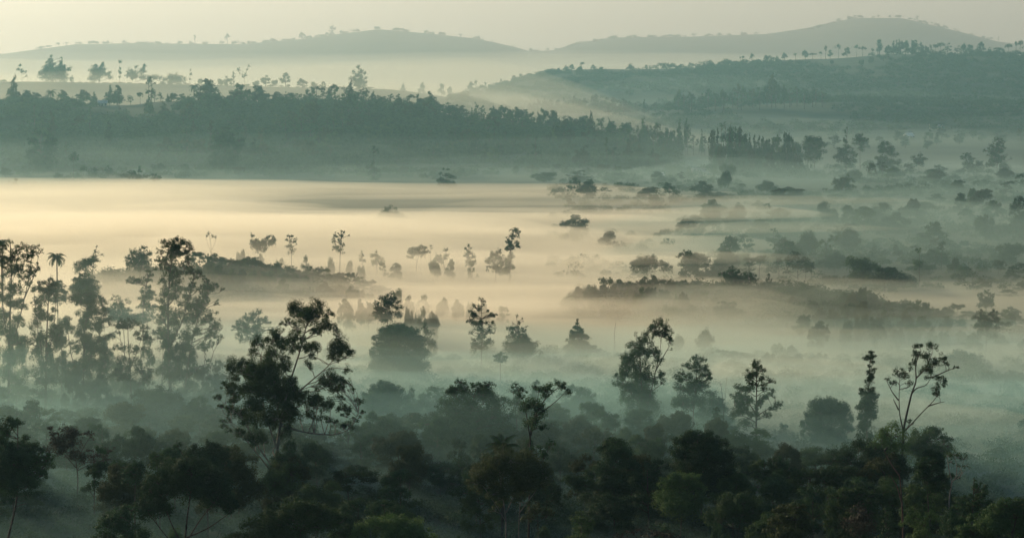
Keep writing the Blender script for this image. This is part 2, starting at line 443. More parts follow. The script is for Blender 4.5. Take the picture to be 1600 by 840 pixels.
_seed = [100]
def picture_tree(name, label, cat, d, base, blobs, stems=None, col='dark', fill=1.0, dense=False, deep=0.7, rad=None, bark=BARK, leaf=1.0, group=None, ground_z=None, limbs=True, full=None):
    """A tree whose clumps are given as they stand in the photograph (px, py, rx, ry), at distance d.
    Each clump becomes a body of real depth spread through the crown."""
    _seed[0] += 1
    rng = np.random.default_rng(_seed[0])
    X0 = px2x(base, d); Z0 = gz(X0, d) if ground_z is None else ground_z
    s = d / F
    xs = [b[0] for b in blobs] or [base]
    half = max(4.0, 0.5 * (max(xs) - min(xs)) * s)
    B = []
    full = (1.2 if len(blobs) > 8 else 0.5) if full is None else full
    blobs = [(b[0], b[1], b[2] * (1.04 if dense else 1.16), max(b[3] * (1.15 if dense else 1.48), b[2] * (0.5 if dense else 0.66))) for b in blobs]
    if len(blobs) > 3:
        A = np.array(blobs)
        for _ in range(int(full * len(blobs))):
            i = int(rng.integers(len(A)))
            dd = np.hypot(1.35 * (A[:, 0] - A[i, 0]), 0.8 * (A[:, 1] - A[i, 1])); j = int(np.argsort(dd)[rng.integers(1, min(5, len(A)))])
            t = rng.uniform(.2, .8); m = A[i] * t + A[j] * (1 - t)
            blobs.append((m[0], m[1] + rng.uniform(0, 2), m[2] * .72, m[3] * .85))
    for b in blobs:
        px, py, rx = b[:3]; ry = b[3] if len(b) > 3 else rx
        off = rng.uniform(-1, 1) * deep * math.sqrt(max(half ** 2 - ((px - sum(xs) / len(xs)) * s * 0.9) ** 2, (0.3 * half) ** 2))
        off = float(np.clip(off, -0.03 * d, 0.03 * d))
        k = (d + off) / d
        # keep the clump on the same sight line
        B.append((px2x(px, d) * k - X0, off, EYE + (py2z(py, d) - EYE) * k - Z0, rx * s, 0.5 * (rx + ry) * s * 0.95, ry * s))
    L = max(0.30, d * 0.00052) * leaf
    root = new_root(name, label, cat, (X0, d, Z0), group)
    if B:
        P, N, subs = crown_points(B, L, fill, rng, dense)
        V, Q = leaves_at(P, N, L, rng)
        link("crown", mesh_from("crown", V, [(Q, 0)]), LEAF[col], root)
    else: subs = []
    H = max([b[2] for b in B], default=8.0)
    ra = 0.8 * rad if rad else max(0.16, H * 0.011)
    ST = []
    if stems is None:
        top = max(B, key=lambda b: b[2]); cx = float(np.mean([b[0] for b in B]))
        ST = [([(0, 0, -0.6), (0.15 * cx, 0, H * 0.3), (0.7 * cx + 0.1 * top[0], 0.3, H * 0.6), (top[0], top[1] * 0.5, top[2])], (ra, ra * 0.22))]
    else:
        for i, st in enumerate(stems):
            off = 0.0 if i == 0 else float(rng.uniform(-1.2, 1.2))
            pts = []
            for q, (px, py) in enumerate(st):
                y = off * (q / max(len(st) - 1, 1))
                pts.append((px2x(px, d) - X0, y, py2z(py, d) - Z0))
            if i == 0: pts = [(0, 0, -0.6)] + [p for p in pts if p[2] > 0.3]
            f = 1.0 if i == 0 else 0.5
            ST.append((pts, (ra * f, ra * f * 0.28)))
    T = Tubes()
    if limbs: limb_tree(T, ST, B, subs, rng, ra, max(0.035, d * 0.00008), L)
    else: limb_tree(T, ST, [], [], rng, ra, 0.04, L)
    link("trunk", T.mesh("trunk"), bark, root)
    return root

def bare_branches(T, p, dirv, length, r, depth, rng, spread=0.6, droop=0.0):
    q = np.array(p) + dirv * length
    cv = curve(p, q, rng, 0.25, 5, 0.03)
    T.add(cv, np.linspace(r, r * 0.6, 5), 5 if depth > 1 else 4)
    if depth == 0: return
    for k in range(int(rng.integers(2, 4)) + (depth > 2)):
        t = rng.uniform(0.45, 1.0); a = cv[min(4, int(t * 4.99))]
        nd = dirv + rng.normal(size=3) * spread; nd[2] -= droop; nd /= np.linalg.norm(nd)
        bare_branches(T, a, nd, length * rng.uniform(0.55, 0.85), r * 0.55, depth - 1, rng, spread, droop)

def bare_tree(name, label, d, px, top, width, bark=RED_BARK, depth=4, group=None, lean=0.0, spread=0.6, n0=4):
    _seed[0] += 1; rng = np.random.default_rng(_seed[0])
    X0 = px2x(px, d); Z0 = gz(X0, d); H = py2z(top, d) - Z0; W = width * d / F
    root = new_root(name, label, "tree", (X0, d, Z0), group)
    T = Tubes(); r = max(.16, H * 0.012)
    st = curve((0, 0, -.5), (lean * W, 0, H * 0.5), rng, 0.1, 6)
    T.add(st, np.linspace(r, r * .7, 6), 7)
    link("trunk", T.mesh("trunk"), bark, root)
    T = Tubes()
    for k in range(n0):
        a = 2 * math.pi * (k + rng.uniform(0, .7)) / n0
        dv = np.array([math.cos(a) * W / H * 1.4, math.sin(a) * .6, 0.75]); dv /= np.linalg.norm(dv)
        bare_branches(T, st[-1 if k % 2 else -2], dv, H * 0.22, r * .6, depth, rng, spread, 0.05)
    link("branches", T.mesh("branches"), bark, root)
    return root

def palm_parts(h, fr, nf, rng, up=0.5, L=0.0):
    """stem Tubes, frond vertices and faces"""
    T = Tubes(); bend = rng.normal(size=2) * 0.04 * h
    st = np.array([(bend[0] * t * t, bend[1] * t * t, -0.4 + (h + 0.4) * t) for t in np.linspace(0, 1, 7)])
    T.add(st, np.linspace(0.26, 0.17, 7) * max(1, fr / 3.5), 7)
    V = []; Q = []; top = st[-1]; n = 0
    for k in range(nf):
        a = 2 * math.pi * (k * 0.618 % 1) + rng.uniform(-.2, .2)
        e = up + (k / nf - 0.45) * 1.5 + rng.uniform(-.12, .12)
        d = np.array([math.cos(a), math.sin(a), 0]); m = 9
        p = top.copy(); ang = e; rib = [p.copy()]
        for q in range(m):
            p = p + (d * math.cos(ang) + np.array([0, 0, math.sin(ang)])) * fr / m; ang -= 0.24 - 0.05 * up
            rib.append(p.copy())
        rib = np.array(rib); T.add(rib, np.linspace(.07, .02, len(rib)) * max(1, fr / 4), 4)
        sd = np.cross(d, [0, 0, 1.0])
        for q in range(1, m + 1):
            ll = fr * 0.23 * math.sin(math.pi * (0.18 + 0.8 * q / (m + 1))) + .1
            for sgn in (-1, 1):
                for sub in (0.0, 0.5):
                    b = rib[q] * (1 - sub) + rib[q - 1] * sub
                    tip = b + sd * sgn * ll * .85 + d * ll * .35 - np.array([0, 0, ll * 0.45])
                    w = (rib[q] - rib[q - 1]) * 0.24
                    V += [b - w, b + w, tip + w * .3, tip - w * .3]; Q.append((n, n + 1, n + 2, n + 3)); n += 4
    return T, np.array(V), np.array(Q)

def palm(name, label, d, px, top, spread_px, col='mid', nf=20, up=0.5, group=None, hide_stem=False):
    _seed[0] += 1; rng = np.random.default_rng(_seed[0])
    X0 = px2x(px, d); Z0 = gz(X0, d); h = py2z(top, d) - Z0; fr = spread_px * d / F
    root = new_root(name, label, "palm", (X0, d, Z0), group)
    T, V, Q = palm_parts(h - fr * 0.35, fr, nf, rng, up)
    link("trunk", T.mesh("trunk"), BARK, root)
    link("fronds", mesh_from("fronds", V, [(Q, 0)]), LEAF[col], root)
    return root

# ---- generic trees for the far ridges: one mesh each (bark slot 1), copied
def generic(kind, h, w, L, rng, fill=1.0):
    B = []; T = Tubes(); r = max(.2, h * 0.014) * (2.4 if L > 1.5 else 1.5 if L > 1 else 1)
    dense = False
    if kind == 'dome':
        dense = True
        for k in range(17):
            a = rng.uniform(0, 6.28); t = rng.uniform(0, 1); q = w / 2 * (.78 - .55 * t ** 1.5) * rng.uniform(.6, 1.1); e = rng.uniform(.10, .19)
            B.append((q * math.cos(a), q * math.sin(a), h * (.30 + .56 * t), w * e, w * e, h * e * .8))
        B.append((w * rng.normal() * .08, w * rng.normal() * .08, h * .90, w * .15, w * .15, h * .10))
    elif kind == 'broad':
        for k in range(15):
            a = rng.uniform(0, 6.28); t = rng.uniform(0, 1); q = rng.uniform(.25, .9) * w / 2 * (1 - .45 * t)
            B.append((q * math.cos(a), q * math.sin(a), h * (.34 + .58 * t), w * rng.uniform(.09, .17), w * .13, h * rng.uniform(.05, .10)))
    elif kind == 'cone':
        dense = True
        for k in range(9):
            t = k / 8
            B.append((rng.normal() * w * .06, rng.normal() * w * .06, h * (.18 + .76 * t), w * .46 * (1 - t) + w * .08, w * .46 * (1 - t) + w * .08, h * .10))
    elif kind == 'column':
        dense = True
        for k in range(7):
            t = k / 6; ww = w * (.3 + .25 * math.sin(math.pi * (0.15 + .75 * t)))
            B.append((rng.normal() * w * .1, rng.normal() * w * .1, h * (.3 + .65 * t), ww, ww, h * .09))
    elif kind == 'tall':
        lean = rng.normal() * .08 * h
        for k in range(10):
            t = rng.uniform(.42, 1.0); a = rng.uniform(0, 6.28); q = w / 2 * rng.uniform(.1, .8) * (1.25 - t * .7)
            B.append((lean * t + q * math.cos(a), q * math.sin(a), h * t * .96, w * rng.uniform(.14, .24), w * .18, h * rng.uniform(.035, .07)))
    elif kind == 'flat':
        for k in range(9):
            a = rng.uniform(0, 6.28); q = rng.uniform(.05, .8) * w / 2
            B.append((q * math.cos(a), q * math.sin(a), h * (.9 - .22 * (2 * q / w) ** 2) + rng.normal() * .02 * h, w * .2, w * .2, h * .07))
    elif kind == 'lolly':
        for k in range(6):
            a = rng.uniform(0, 6.28); q = rng.uniform(.05, .5) * w / 2
            B.append((q * math.cos(a), q * math.sin(a), h * rng.uniform(.68, .92), w * .27, w * .27, h * .11))
    elif kind == 'bush':
        dense = True
        for k in range(7):
            a = rng.uniform(0, 6.28); q = rng.uniform(.1, .7) * w / 2
            B.append((q * math.cos(a), q * math.sin(a), h * rng.uniform(.3, .72), w * .25, w * .25, h * .26))
    B = [(b[0], b[1], b[2], b[3] * 1.25, b[4] * 1.25, b[5] * 1.25) for b in B]
    P, N, subs = crown_points(B, L, fill * (1.25 if dense else 1.1), rng, dense)
    V, Q = leaves_at(P, N, L, rng)
    top = max(b[2] for b in B)
    limb_tree(T, [([(0, 0, -.8), (rng.normal() * .02 * h, 0, h * .35), (rng.normal() * .03 * h, 0, top)], (r, r * .3))], B, [s[:2] for s in subs], rng, r, max(.06, L * .12), L)
    TV = np.concatenate(T.V); TF = np.concatenate(T.F)
    return V, Q, TV, TF

_lib = {}
LIBCOL = {}
def lib_mesh(kind, v, tier):
    """variant v of a kind, for a tier of distance (leaf size)"""
    key = (kind, v, tier)
    if key not in _lib:
        rng = np.random.default_rng(hash_key(kind) + 31 * v + 977 * tier)
        L = {-1: .36, 0: .55, 1: .8, 2: 1.15, 3: 1.7}[tier]
        V, Q, TV, TF = generic(kind, 16.0, {'cone': 8, 'column': 5, 'tall': 9, 'flat': 17, 'lolly': 9, 'bush': 14, 'dome': 15, 'broad': 14}[kind], L, rng)
        me = mesh_from(kind + "_tree", np.concatenate([V, TV]), [(Q, 0), (TF + len(V), 1)])
        me.materials.append(LEAF[['dark', 'mid', 'dark', 'olive'][v % 4]]); me.materials.append(BARK)
        _lib[key] = me
    return _lib[key]
def hash_key(s): return sum((i + 1) * ord(c) for i, c in enumerate(s)) * 7 + 11

NAMES = {'dome': "dome_tree", 'broad': "broadleaf_tree", 'cone': "conifer_tree", 'column': "columnar_tree", 'tall': "eucalyptus_tree", 'flat': "umbrella_tree", 'lolly': "round_tree", 'bush': "shrub"}
_gr = np.random.default_rng(5)
def far_tree(kind, d, px, hpx, wpx, label, group=None, tier=1, top=None, sink=0.0):
    """a copy of a library tree; hpx, wpx its size in the photograph; standing on the terrain (or with its crown at row `top`)"""
    v = int(_gr.integers(0, 8 if tier < 1 else 4))
    x = px2x(px, d); z = gz(x, d)
    s = d / F; h = hpx * s; w = wpx * s
    if top is not None: h = max(1.5, py2z(top, d) - z)
    base_w = {'cone': 8, 'column': 5, 'tall': 9, 'flat': 17, 'lolly': 9, 'bush': 14, 'dome': 15, 'broad': 14}[kind]
    nm = NAMES[kind] if tier < 2 else {2: {'dome': "forest_tree"}, 3: {'dome': "hill_tree", 'broad': "savanna_tree"}}[tier].get(kind, NAMES[kind])
    o = bpy.data.objects.new(nm, lib_mesh(kind, v, tier))
    COL.objects.link(o)
    o.location = (x, d, z - sink * h); o.rotation_euler = (0, 0, float(_gr.uniform(0, 6.28)))
    o.scale = (w / base_w, w / base_w, h / 16.0)
    return tag(o, label, "shrub" if kind == 'bush' else "tree", group)
# ------------------------------------------------------------------ the nearest trees
PT = picture_tree
PT("broadleaf_tree", "dark tiered tree cut off by the left edge, with leafy side branches in flat layers", "tree", 500, 2,
   [(14, 667, 20, 8), (28, 662, 11, 5), (3, 680, 12, 7), (2, 705, 22, 12), (30, 708, 24, 12), (52, 702, 14, 8), (15, 722, 30, 12), (52, 722, 22, 9), (72, 727, 14, 6), (80, 711, 8, 4), (40, 740, 30, 12), (8, 745, 26, 16), (66, 742, 12, 8), (25, 760, 34, 12)], col='dark', fill=1.3)
PT("eucalyptus_tree", "tall airy eucalyptus with small leafy clumps and long limbs, biggest of the near trees", "tree", 605, 432,
   [(467, 487, 17, 11), (494, 481, 13, 10), (480, 500, 20, 12), (515, 492, 8, 8), (508, 513, 13, 9), (528, 523, 7, 6), (443, 507, 8, 4), (466, 515, 11, 10), (492, 520, 8, 8),
    (405, 540, 13, 10), (425, 535, 15, 11), (447, 545, 16, 12), (474, 545, 13, 10), (495, 545, 11, 8), (530, 545, 18, 11), (546, 559, 8, 10), (520, 560, 12, 7),
    (362, 578, 13, 12), (379, 573, 11, 10), (398, 586, 18, 15), (421, 581, 18, 13), (446, 577, 12, 10), (480, 572, 9, 7), (515, 590, 16, 8), (541, 599, 9, 6), (505, 605, 14, 9), (526, 610, 12, 6),
    (342, 622, 9, 4), (368, 612, 14, 11), (399, 614, 20, 16), (430, 618, 20, 16), (459, 623, 20, 15), (484, 625, 15, 11), (510, 638, 14, 8), (536, 641, 12, 7), (563, 630, 8, 6), (568, 645, 5, 3),
    (364, 645, 10, 8), (394, 652, 20, 14), (425, 655, 20, 15), (455, 652, 18, 13), (490, 650, 14, 9), (548, 668, 6, 3), (350, 667, 7, 4), (374, 680, 11, 9), (404, 690, 16, 10), (440, 685, 16, 10), (520, 660, 9, 5)],
   stems=[[(432, 800), (431, 720), (438, 660), (447, 620), (455, 590), (470, 545), (481, 500)], [(446, 630), (480, 600), (510, 575), (530, 550)], [(440, 665), (480, 676), (520, 680), (545, 672), (560, 645)],
          [(431, 735), (405, 700), (378, 650), (352, 630)], [(432, 700), (412, 640), (405, 590), (408, 550)], [(438, 660), (425, 600), (430, 550)], [(431, 745), (388, 690), (360, 660)]],
   col='mid', fill=1.0, bark=PALE_BARK, rad=0.5, leaf=0.9, full=2.2)
PT("dome_tree", "dark dense tree tucked behind the foot of the tall airy eucalyptus", "tree", 625, 490,
   [(468, 695, 28, 13), (500, 705, 22, 14), (490, 725, 38, 18), (515, 725, 20, 16), (470, 745, 35, 18), (525, 752, 24, 16), (545, 768, 14, 9), (500, 772, 42, 16)], col='dark', dense=True, fill=1.1)
PT("small_tree", "pale green bushy tree at the foot of the tall airy eucalyptus", "tree", 590, 440, [(435, 748, 24, 15), (455, 742, 16, 12), (420, 765, 28, 16), (450, 770, 28, 16)], col='light', fill=0.9)
PT("small_tree", "thin grey green bushy tree between the airy eucalyptus and the umbrella shaped crown in front", "tree", 575, 372, [(370, 725, 17, 14), (385, 745, 20, 16), (360, 750, 16, 14), (395, 770, 22, 15), (372, 775, 20, 14)], col='olive', fill=0.6)
PT("broadleaf_tree", "large rounded dark tree with bare forking limbs showing below its crown", "tree", 470, 288,
   [(300, 735, 30, 14), (275, 742, 26, 15), (322, 745, 26, 16), (248, 752, 24, 16), (345, 765, 22, 18), (300, 762, 40, 18), (262, 772, 34, 16), (235, 768, 16, 14), (338, 788, 26, 14), (222, 790, 16, 14), (362, 795, 14, 13), (235, 800, 22, 14), (255, 795, 22, 10)],
   stems=[[(288, 905), (289, 850), (292, 810), (298, 770)], [(289, 850), (312, 812), (338, 780)], [(289, 860), (268, 820), (250, 775)], [(290, 840), (325, 825), (360, 800)], [(289, 870), (258, 835), (232, 800)]], col='dark', fill=1.25)
PT("broadleaf_tree", "dark bushy tree low in front of the rounded tree with bare limbs", "tree", 450, 182, [(185, 808, 26, 14), (205, 798, 20, 12), (165, 822, 20, 14), (195, 828, 34, 18), (160, 840, 18, 14), (215, 840, 28, 18), (178, 850, 30, 18)], col='dark', dense=True)
PT("small_tree", "small round dark tree at the edge of the misty clearing", "tree", 535, 212, [(212, 729, 18, 10), (200, 740, 16, 10), (222, 740, 14, 12), (210, 752, 22, 10)], col='dark', dense=True)
PT("broadleaf_tree", "low green tree behind the rounded tree with bare limbs", "tree", 560, 250, [(243, 713, 15, 8), (255, 722, 22, 10), (240, 726, 16, 10), (275, 732, 22, 12)], col='mid', dense=True)
PT("broadleaf_tree", "dark tree with a knobbly top between the rounded tree and the tall airy eucalyptus", "tree", 560, 325, [(277, 698, 7, 6), (310, 708, 17, 9), (330, 698, 14, 7), (345, 710, 11, 9), (325, 718, 26, 12), (352, 722, 9, 9), (295, 718, 16, 10), (330, 735, 26, 14)], col='dark', fill=1.3)
PT("broadleaf_tree", "broad olive green crown filling the bottom edge below the tall airy eucalyptus", "tree", 448, 462,
   [(462, 788, 26, 13), (440, 795, 26, 13), (485, 795, 28, 15), (418, 808, 26, 14), (512, 803, 22, 14), (455, 812, 46, 18), (535, 815, 20, 14), (395, 825, 26, 15), (500, 825, 46, 18), (430, 838, 50, 20), (545, 836, 18, 14), (375, 840, 18, 12)], col='mid', dense=True)
PT("broadleaf_tree", "dark glossy domed tree at the bottom edge beside the broad olive green crown", "tree", 475, 600, [(600, 789, 20, 10), (582, 799, 16, 11), (618, 799, 22, 12), (637, 808, 16, 11), (600, 812, 34, 14), (650, 820, 12, 9), (625, 825, 30, 14)], col='dark', dense=True)
PT("small_tree", "bright leafy tree low at the bottom edge in front of the dark domed tree", "tree", 440, 618, [(610, 822, 26, 11), (585, 826, 20, 12), (635, 823, 24, 11), (570, 838, 22, 12), (655, 830, 18, 10), (620, 840, 40, 15), (672, 842, 12, 8)], col='light', fill=1.2)
PT("umbrella_tree", "olive umbrella crowned tree on two thin stems in the lower middle", "tree", 470, 795,
   [(785, 710, 18, 9), (800, 722, 26, 12), (770, 728, 20, 11), (752, 742, 20, 11), (742, 756, 13, 9), (785, 742, 32, 14), (822, 722, 20, 11), (840, 735, 20, 11), (852, 746, 14, 9), (825, 747, 28, 13), (765, 762, 24, 11), (800, 765, 28, 12), (838, 760, 20, 9), (780, 780, 16, 8), (815, 782, 14, 7), (772, 798, 9, 6)],
   stems=[[(792, 930), (791, 850), (790, 800), (783, 765), (780, 725)], [(791, 815), (770, 780), (752, 752)], [(812, 930), (810, 840), (812, 790), (822, 750)], [(812, 800), (835, 770), (848, 748)], [(791, 800), (805, 770), (802, 730)]], col='olive', fill=1.15, bark=PALE_BARK, rad=0.26)
PT("small_tree", "flat topped little olive tree under the right side of the umbrella crowned tree", "tree", 500, 843, [(840, 802, 16, 8), (856, 806, 12, 7), (828, 810, 14, 7)], col='olive', fill=1.0)
PT("eucalyptus_tree", "thin dark tree with wispy forked top rising above the umbrella crowned tree", "tree", 520, 826,
   [(870, 601, 11, 5), (858, 607, 12, 6), (884, 607, 11, 7), (888, 614, 7, 5), (835, 605, 8, 3), (805, 603, 7, 4), (818, 611, 8, 5), (812, 620, 6, 5), (842, 612, 7, 5), (832, 632, 16, 10), (822, 642, 13, 9), (845, 640, 11, 9), (843, 655, 13, 10), (830, 662, 14, 8), (850, 668, 8, 6), (826, 693, 8, 7), (831, 704, 9, 7), (822, 705, 6, 6), (858, 700, 7, 9), (850, 716, 10, 8), (864, 694, 4, 5)],
   stems=[[(826, 860), (827, 760), (829, 705), (828, 675), (838, 645), (852, 622), (872, 605)], [(829, 690), (824, 655), (818, 625), (808, 607)], [(830, 680), (836, 640), (842, 612)], [(838, 650), (868, 628), (886, 610)], [(828, 740), (848, 720), (862, 692)]], col='dark', fill=0.9, rad=0.3, full=0.6)
palm("palm_tree", "palm with upright spreading fronds among the dark crowns behind the umbrella tree", 560, 785, 690, 36, 'light', 16, 0.95)
palm("palm_tree", "smaller drooping palm half hidden at the side of the upright palm", 590, 745, 722, 26, 'mid', 12, 0.3)
PT("small_tree", "egg shaped dark green tree alone at the bottom edge beside the umbrella crowned tree", "tree", 480, 908, [(908, 803, 12, 8), (900, 815, 14, 11), (918, 816, 14, 12), (908, 830, 22, 14), (905, 845, 24, 14)], col='mid', dense=True)
PT("dome_tree", "dense dark green dome shaped tree, narrower of the two dark domes in the lower middle", "tree", 580, 962,
   [(957, 690, 18, 9), (972, 693, 14, 9), (950, 703, 22, 12), (978, 708, 18, 14), (962, 720, 34, 16), (945, 735, 26, 16), (985, 735, 20, 18), (965, 755, 42, 20), (925, 742, 18, 12), (995, 765, 16, 14), (955, 780, 50, 18), (912, 758, 26, 16), (890, 752, 16, 10)], col='dark', dense=True, fill=1.1)
PT("dome_tree", "dense dark green dome shaped tree, broader of the two dark domes", "tree", 575, 1095,
   [(1088, 680, 22, 10), (1108, 682, 18, 9), (1068, 690, 20, 12), (1125, 693, 18, 12), (1095, 702, 40, 16), (1135, 712, 14, 14), (1058, 708, 16, 14), (1110, 725, 40, 20), (1075, 730, 30, 18), (1138, 740, 16, 18), (1120, 755, 36, 20), (1090, 765, 50, 22), (1142, 770, 14, 16)], col='dark', dense=True, fill=1.1)
PT("broadleaf_tree", "lighter green bushy tree standing in front of the broader dark dome", "tree", 555, 1063, [(1058, 745, 20, 10), (1080, 748, 20, 10), (1040, 755, 18, 12), (1068, 760, 32, 14), (1095, 763, 14, 12), (1050, 778, 34, 16), (1085, 782, 26, 14), (1065, 795, 46, 14)], col='light', dense=True)
PT("broadleaf_tree", "hazy green bush trees in the hollow beside the lighter green bushy tree", "tree", 540, 1150, [(1140, 790, 20, 12), (1165, 785, 18, 11), (1150, 805, 36, 15), (1180, 800, 20, 12), (1120, 812, 20, 12)], col='mid', fill=0.9)
PT("broadleaf_tree", "small dark brown green crown rising from the bottom edge in front of the bare branches", "tree", 442, 1232, [(1228, 793, 18, 8), (1246, 793, 15, 8), (1212, 798, 10, 7), (1235, 805, 26, 13), (1256, 808, 14, 11), (1214, 815, 16, 12), (1240, 822, 34, 16), (1205, 830, 14, 10), (1262, 826, 12, 13), (1232, 842, 38, 14)], col='olive', dense=True)
PT("shrub", "straggly twiggy shrub tops just showing at the bottom edge below the two dark domes", "shrub", 430, 1005, [(985, 833, 9, 5), (1000, 828, 8, 4), (1012, 832, 12, 6), (1032, 834, 9, 4), (1050, 838, 14, 4), (970, 838, 12, 5)], col='brown', fill=0.6)
bare_tree("bare_tree", "leafless reddish tree with a wide tangle of twigs beside the broader dark dome", 610, 1238, 715, 130, RED_BARK, 5, spread=0.7, n0=7)
bare_tree("bare_tree", "smaller leafless tree hidden in the tangle behind the dark brown green crown", 600, 1195, 735, 90, RED_BARK, 4, spread=0.7, n0=6)
PT("umbrella_tree", "wide flat layered tree reaching out over the leafless reddish tree", "tree", 600, 1345,
   [(1290, 722, 14, 4), (1302, 715, 18, 5), (1320, 708, 20, 6), (1345, 700, 24, 9), (1372, 708, 22, 10), (1310, 728, 16, 4), (1330, 722, 26, 9), (1360, 728, 30, 11), (1325, 745, 26, 10), (1360, 750, 32, 12), (1385, 735, 20, 14), (1295, 758, 10, 4), (1340, 765, 30, 9)], col='dark', fill=0.75)
PT("columnar_tree", "narrow leafy column tree with a small round tuft on its tip", "tree", 655, 1354,
   [(1361, 552, 7, 6), (1354, 560, 8, 5), (1365, 557, 6, 4), (1358, 572, 5, 5), (1360, 583, 8, 8), (1366, 578, 5, 6), (1358, 596, 11, 8), (1356, 610, 14, 10), (1360, 622, 16, 10), (1352, 634, 17, 11), (1362, 640, 13, 10), (1340, 637, 6, 5), (1345, 614, 5, 3), (1355, 652, 17, 12), (1354, 668, 18, 12), (1352, 684, 18, 12)], col='dark', dense=True, fill=1.2)
PT("eucalyptus_tree", "forked pale limbed tree with thin open tufts, standing beside the narrow column tree", "tree", 605, 1409,
   [(1437, 542, 11, 5), (1456, 544, 10, 7), (1432, 556, 8, 6), (1448, 560, 12, 7), (1426, 569, 7, 4), (1424, 577, 5, 4), (1458, 572, 12, 8), (1472, 562, 9, 6), (1480, 570, 6, 4), (1494, 574, 6, 3), (1446, 579, 10, 6), (1455, 588, 9, 7), (1470, 596, 10, 7), (1476, 602, 6, 4), (1462, 612, 7, 8), (1464, 619, 5, 5), (1405, 585, 9, 6), (1413, 589, 8, 7), (1401, 580, 6, 4), (1386, 592, 5, 4), (1396, 600, 6, 4), (1423, 600, 6, 5), (1419, 604, 4, 3), (1420, 658, 7, 4), (1427, 661, 4, 3)],
   stems=[[(1409, 800), (1409, 720), (1411, 672), (1416, 650), (1421, 628), (1425, 612), (1432, 595), (1430, 570), (1438, 548)], [(1411, 672), (1405, 645), (1404, 620), (1405, 588)], [(1425, 614), (1432, 606), (1448, 602), (1456, 588)], [(1412, 674), (1424, 662), (1440, 644), (1452, 632), (1464, 618), (1468, 600)], [(1450, 634), (1466, 629), (1476, 627)], [(1404, 625), (1394, 612), (1386, 595)], [(1432, 590), (1446, 575), (1456, 550)], [(1456, 590), (1478, 580), (1492, 575)], [(1404, 640), (1398, 628), (1395, 622)]],
   col='dark', fill=0.9, bark=BARK, rad=0.42, full=0.3)
PT("broadleaf_tree", "bright green leafy crown at the foot of the forked pale limbed tree", "tree", 600, 1395, [(1393, 668, 11, 7), (1385, 678, 13, 8), (1402, 680, 12, 9), (1375, 690, 13, 9), (1390, 696, 18, 10), (1415, 690, 12, 10), (1365, 702, 14, 9), (1400, 710, 24, 11)], col='light', fill=0.75, leaf=1.1)
PT("broadleaf_tree", "spreading dark crown with leggy side twigs right of the forked pale limbed tree", "tree", 610, 1448, [(1436, 680, 15, 9), (1455, 672, 12, 5), (1470, 677, 11, 6), (1448, 690, 22, 11), (1478, 688, 11, 7), (1484, 698, 8, 6), (1465, 702, 18, 9), (1430, 702, 22, 12), (1452, 716, 30, 12)], col='mid', fill=0.9)
PT("dome_tree", "round dark green crown in front of the spreading crown, right of the perched bird", "tree", 505, 1450, [(1445, 719, 14, 7), (1458, 722, 12, 8), (1436, 728, 12, 9), (1452, 735, 22, 12), (1468, 735, 10, 10), (1440, 746, 18, 10), (1465, 752, 18, 10), (1475, 764, 12, 9), (1456, 764, 20, 10)], col='dark', dense=True, fill=1.1)
PT("dead_tree", "slim bare reddish trunk with one leaning branch that ends in the perched bird", "tree", 500, 1410, [], stems=[[(1412, 900), (1411, 820), (1409, 780), (1406, 745), (1404, 740)], [(1405, 742), (1396, 730), (1388, 716), (1383, 705)], [(1409, 785), (1402, 760), (1395, 748), (1392, 742)]], bark=RED_BARK, rad=0.34, limbs=False)
PT("small_tree", "small forked tree with pale curved limbs beside the round dark green crown", "tree", 515, 1483,
   [(1480, 712, 11, 4), (1492, 710, 12, 4), (1505, 716, 8, 5), (1510, 728, 6, 5), (1502, 738, 5, 4), (1486, 722, 6, 4)], stems=[[(1481, 860), (1483, 775), (1488, 752), (1483, 735), (1480, 715)], [(1488, 752), (1498, 738), (1504, 722)], [(1489, 750), (1500, 745), (1509, 732)], [(1494, 744), (1496, 728), (1492, 713)]], col='mid', fill=0.5, bark=PALE_BARK, rad=0.24)
PT("conifer_tree", "dark pointed tree with two uneven tips in the bottom corner by the right edge", "tree", 462, 1518,
   [(1524, 750, 4, 7), (1525, 762, 8, 7), (1541, 760, 5, 7), (1540, 772, 9, 8), (1528, 775, 14, 9), (1512, 778, 12, 9), (1535, 788, 20, 11), (1500, 788, 12, 10), (1518, 795, 24, 12), (1485, 800, 14, 12), (1505, 812, 30, 14), (1535, 808, 20, 12), (1478, 818, 14, 14), (1500, 835, 36, 18)], col='dark', dense=True, fill=1.15)
PT("broadleaf_tree", "wide dense green crown filling the bottom corner by the right edge", "tree", 432, 1575,
   [(1572, 788, 24, 10), (1595, 785, 18, 9), (1550, 800, 22, 12), (1580, 803, 30, 13), (1530, 812, 24, 12), (1600, 808, 20, 14), (1555, 822, 34, 15), (1515, 828, 22, 12), (1590, 830, 30, 16), (1535, 842, 34, 14), (1500, 842, 16, 9)], col='mid', dense=True)
PT("broadleaf_tree", "large creeper draped tree between the dark brown green crown and the bare reddish trunk", "tree", 495, 1335,
   [(1322, 768, 18, 8), (1342, 770, 18, 9), (1362, 775, 14, 9), (1305, 778, 14, 9), (1330, 785, 28, 13), (1296, 792, 10, 9), (1362, 790, 18, 12), (1305, 802, 18, 14), (1340, 808, 28, 16), (1300, 825, 15, 15), (1335, 835, 34, 18), (1368, 815, 14, 16)], col='mid', dense=True)
PT("small_tree", "russet tinted bushy tree in front of the creeper draped tree", "tree", 470, 1345, [(1340, 800, 12, 10), (1352, 812, 13, 11), (1335, 820, 16, 12), (1350, 832, 18, 14)], col='brown', fill=0.8)
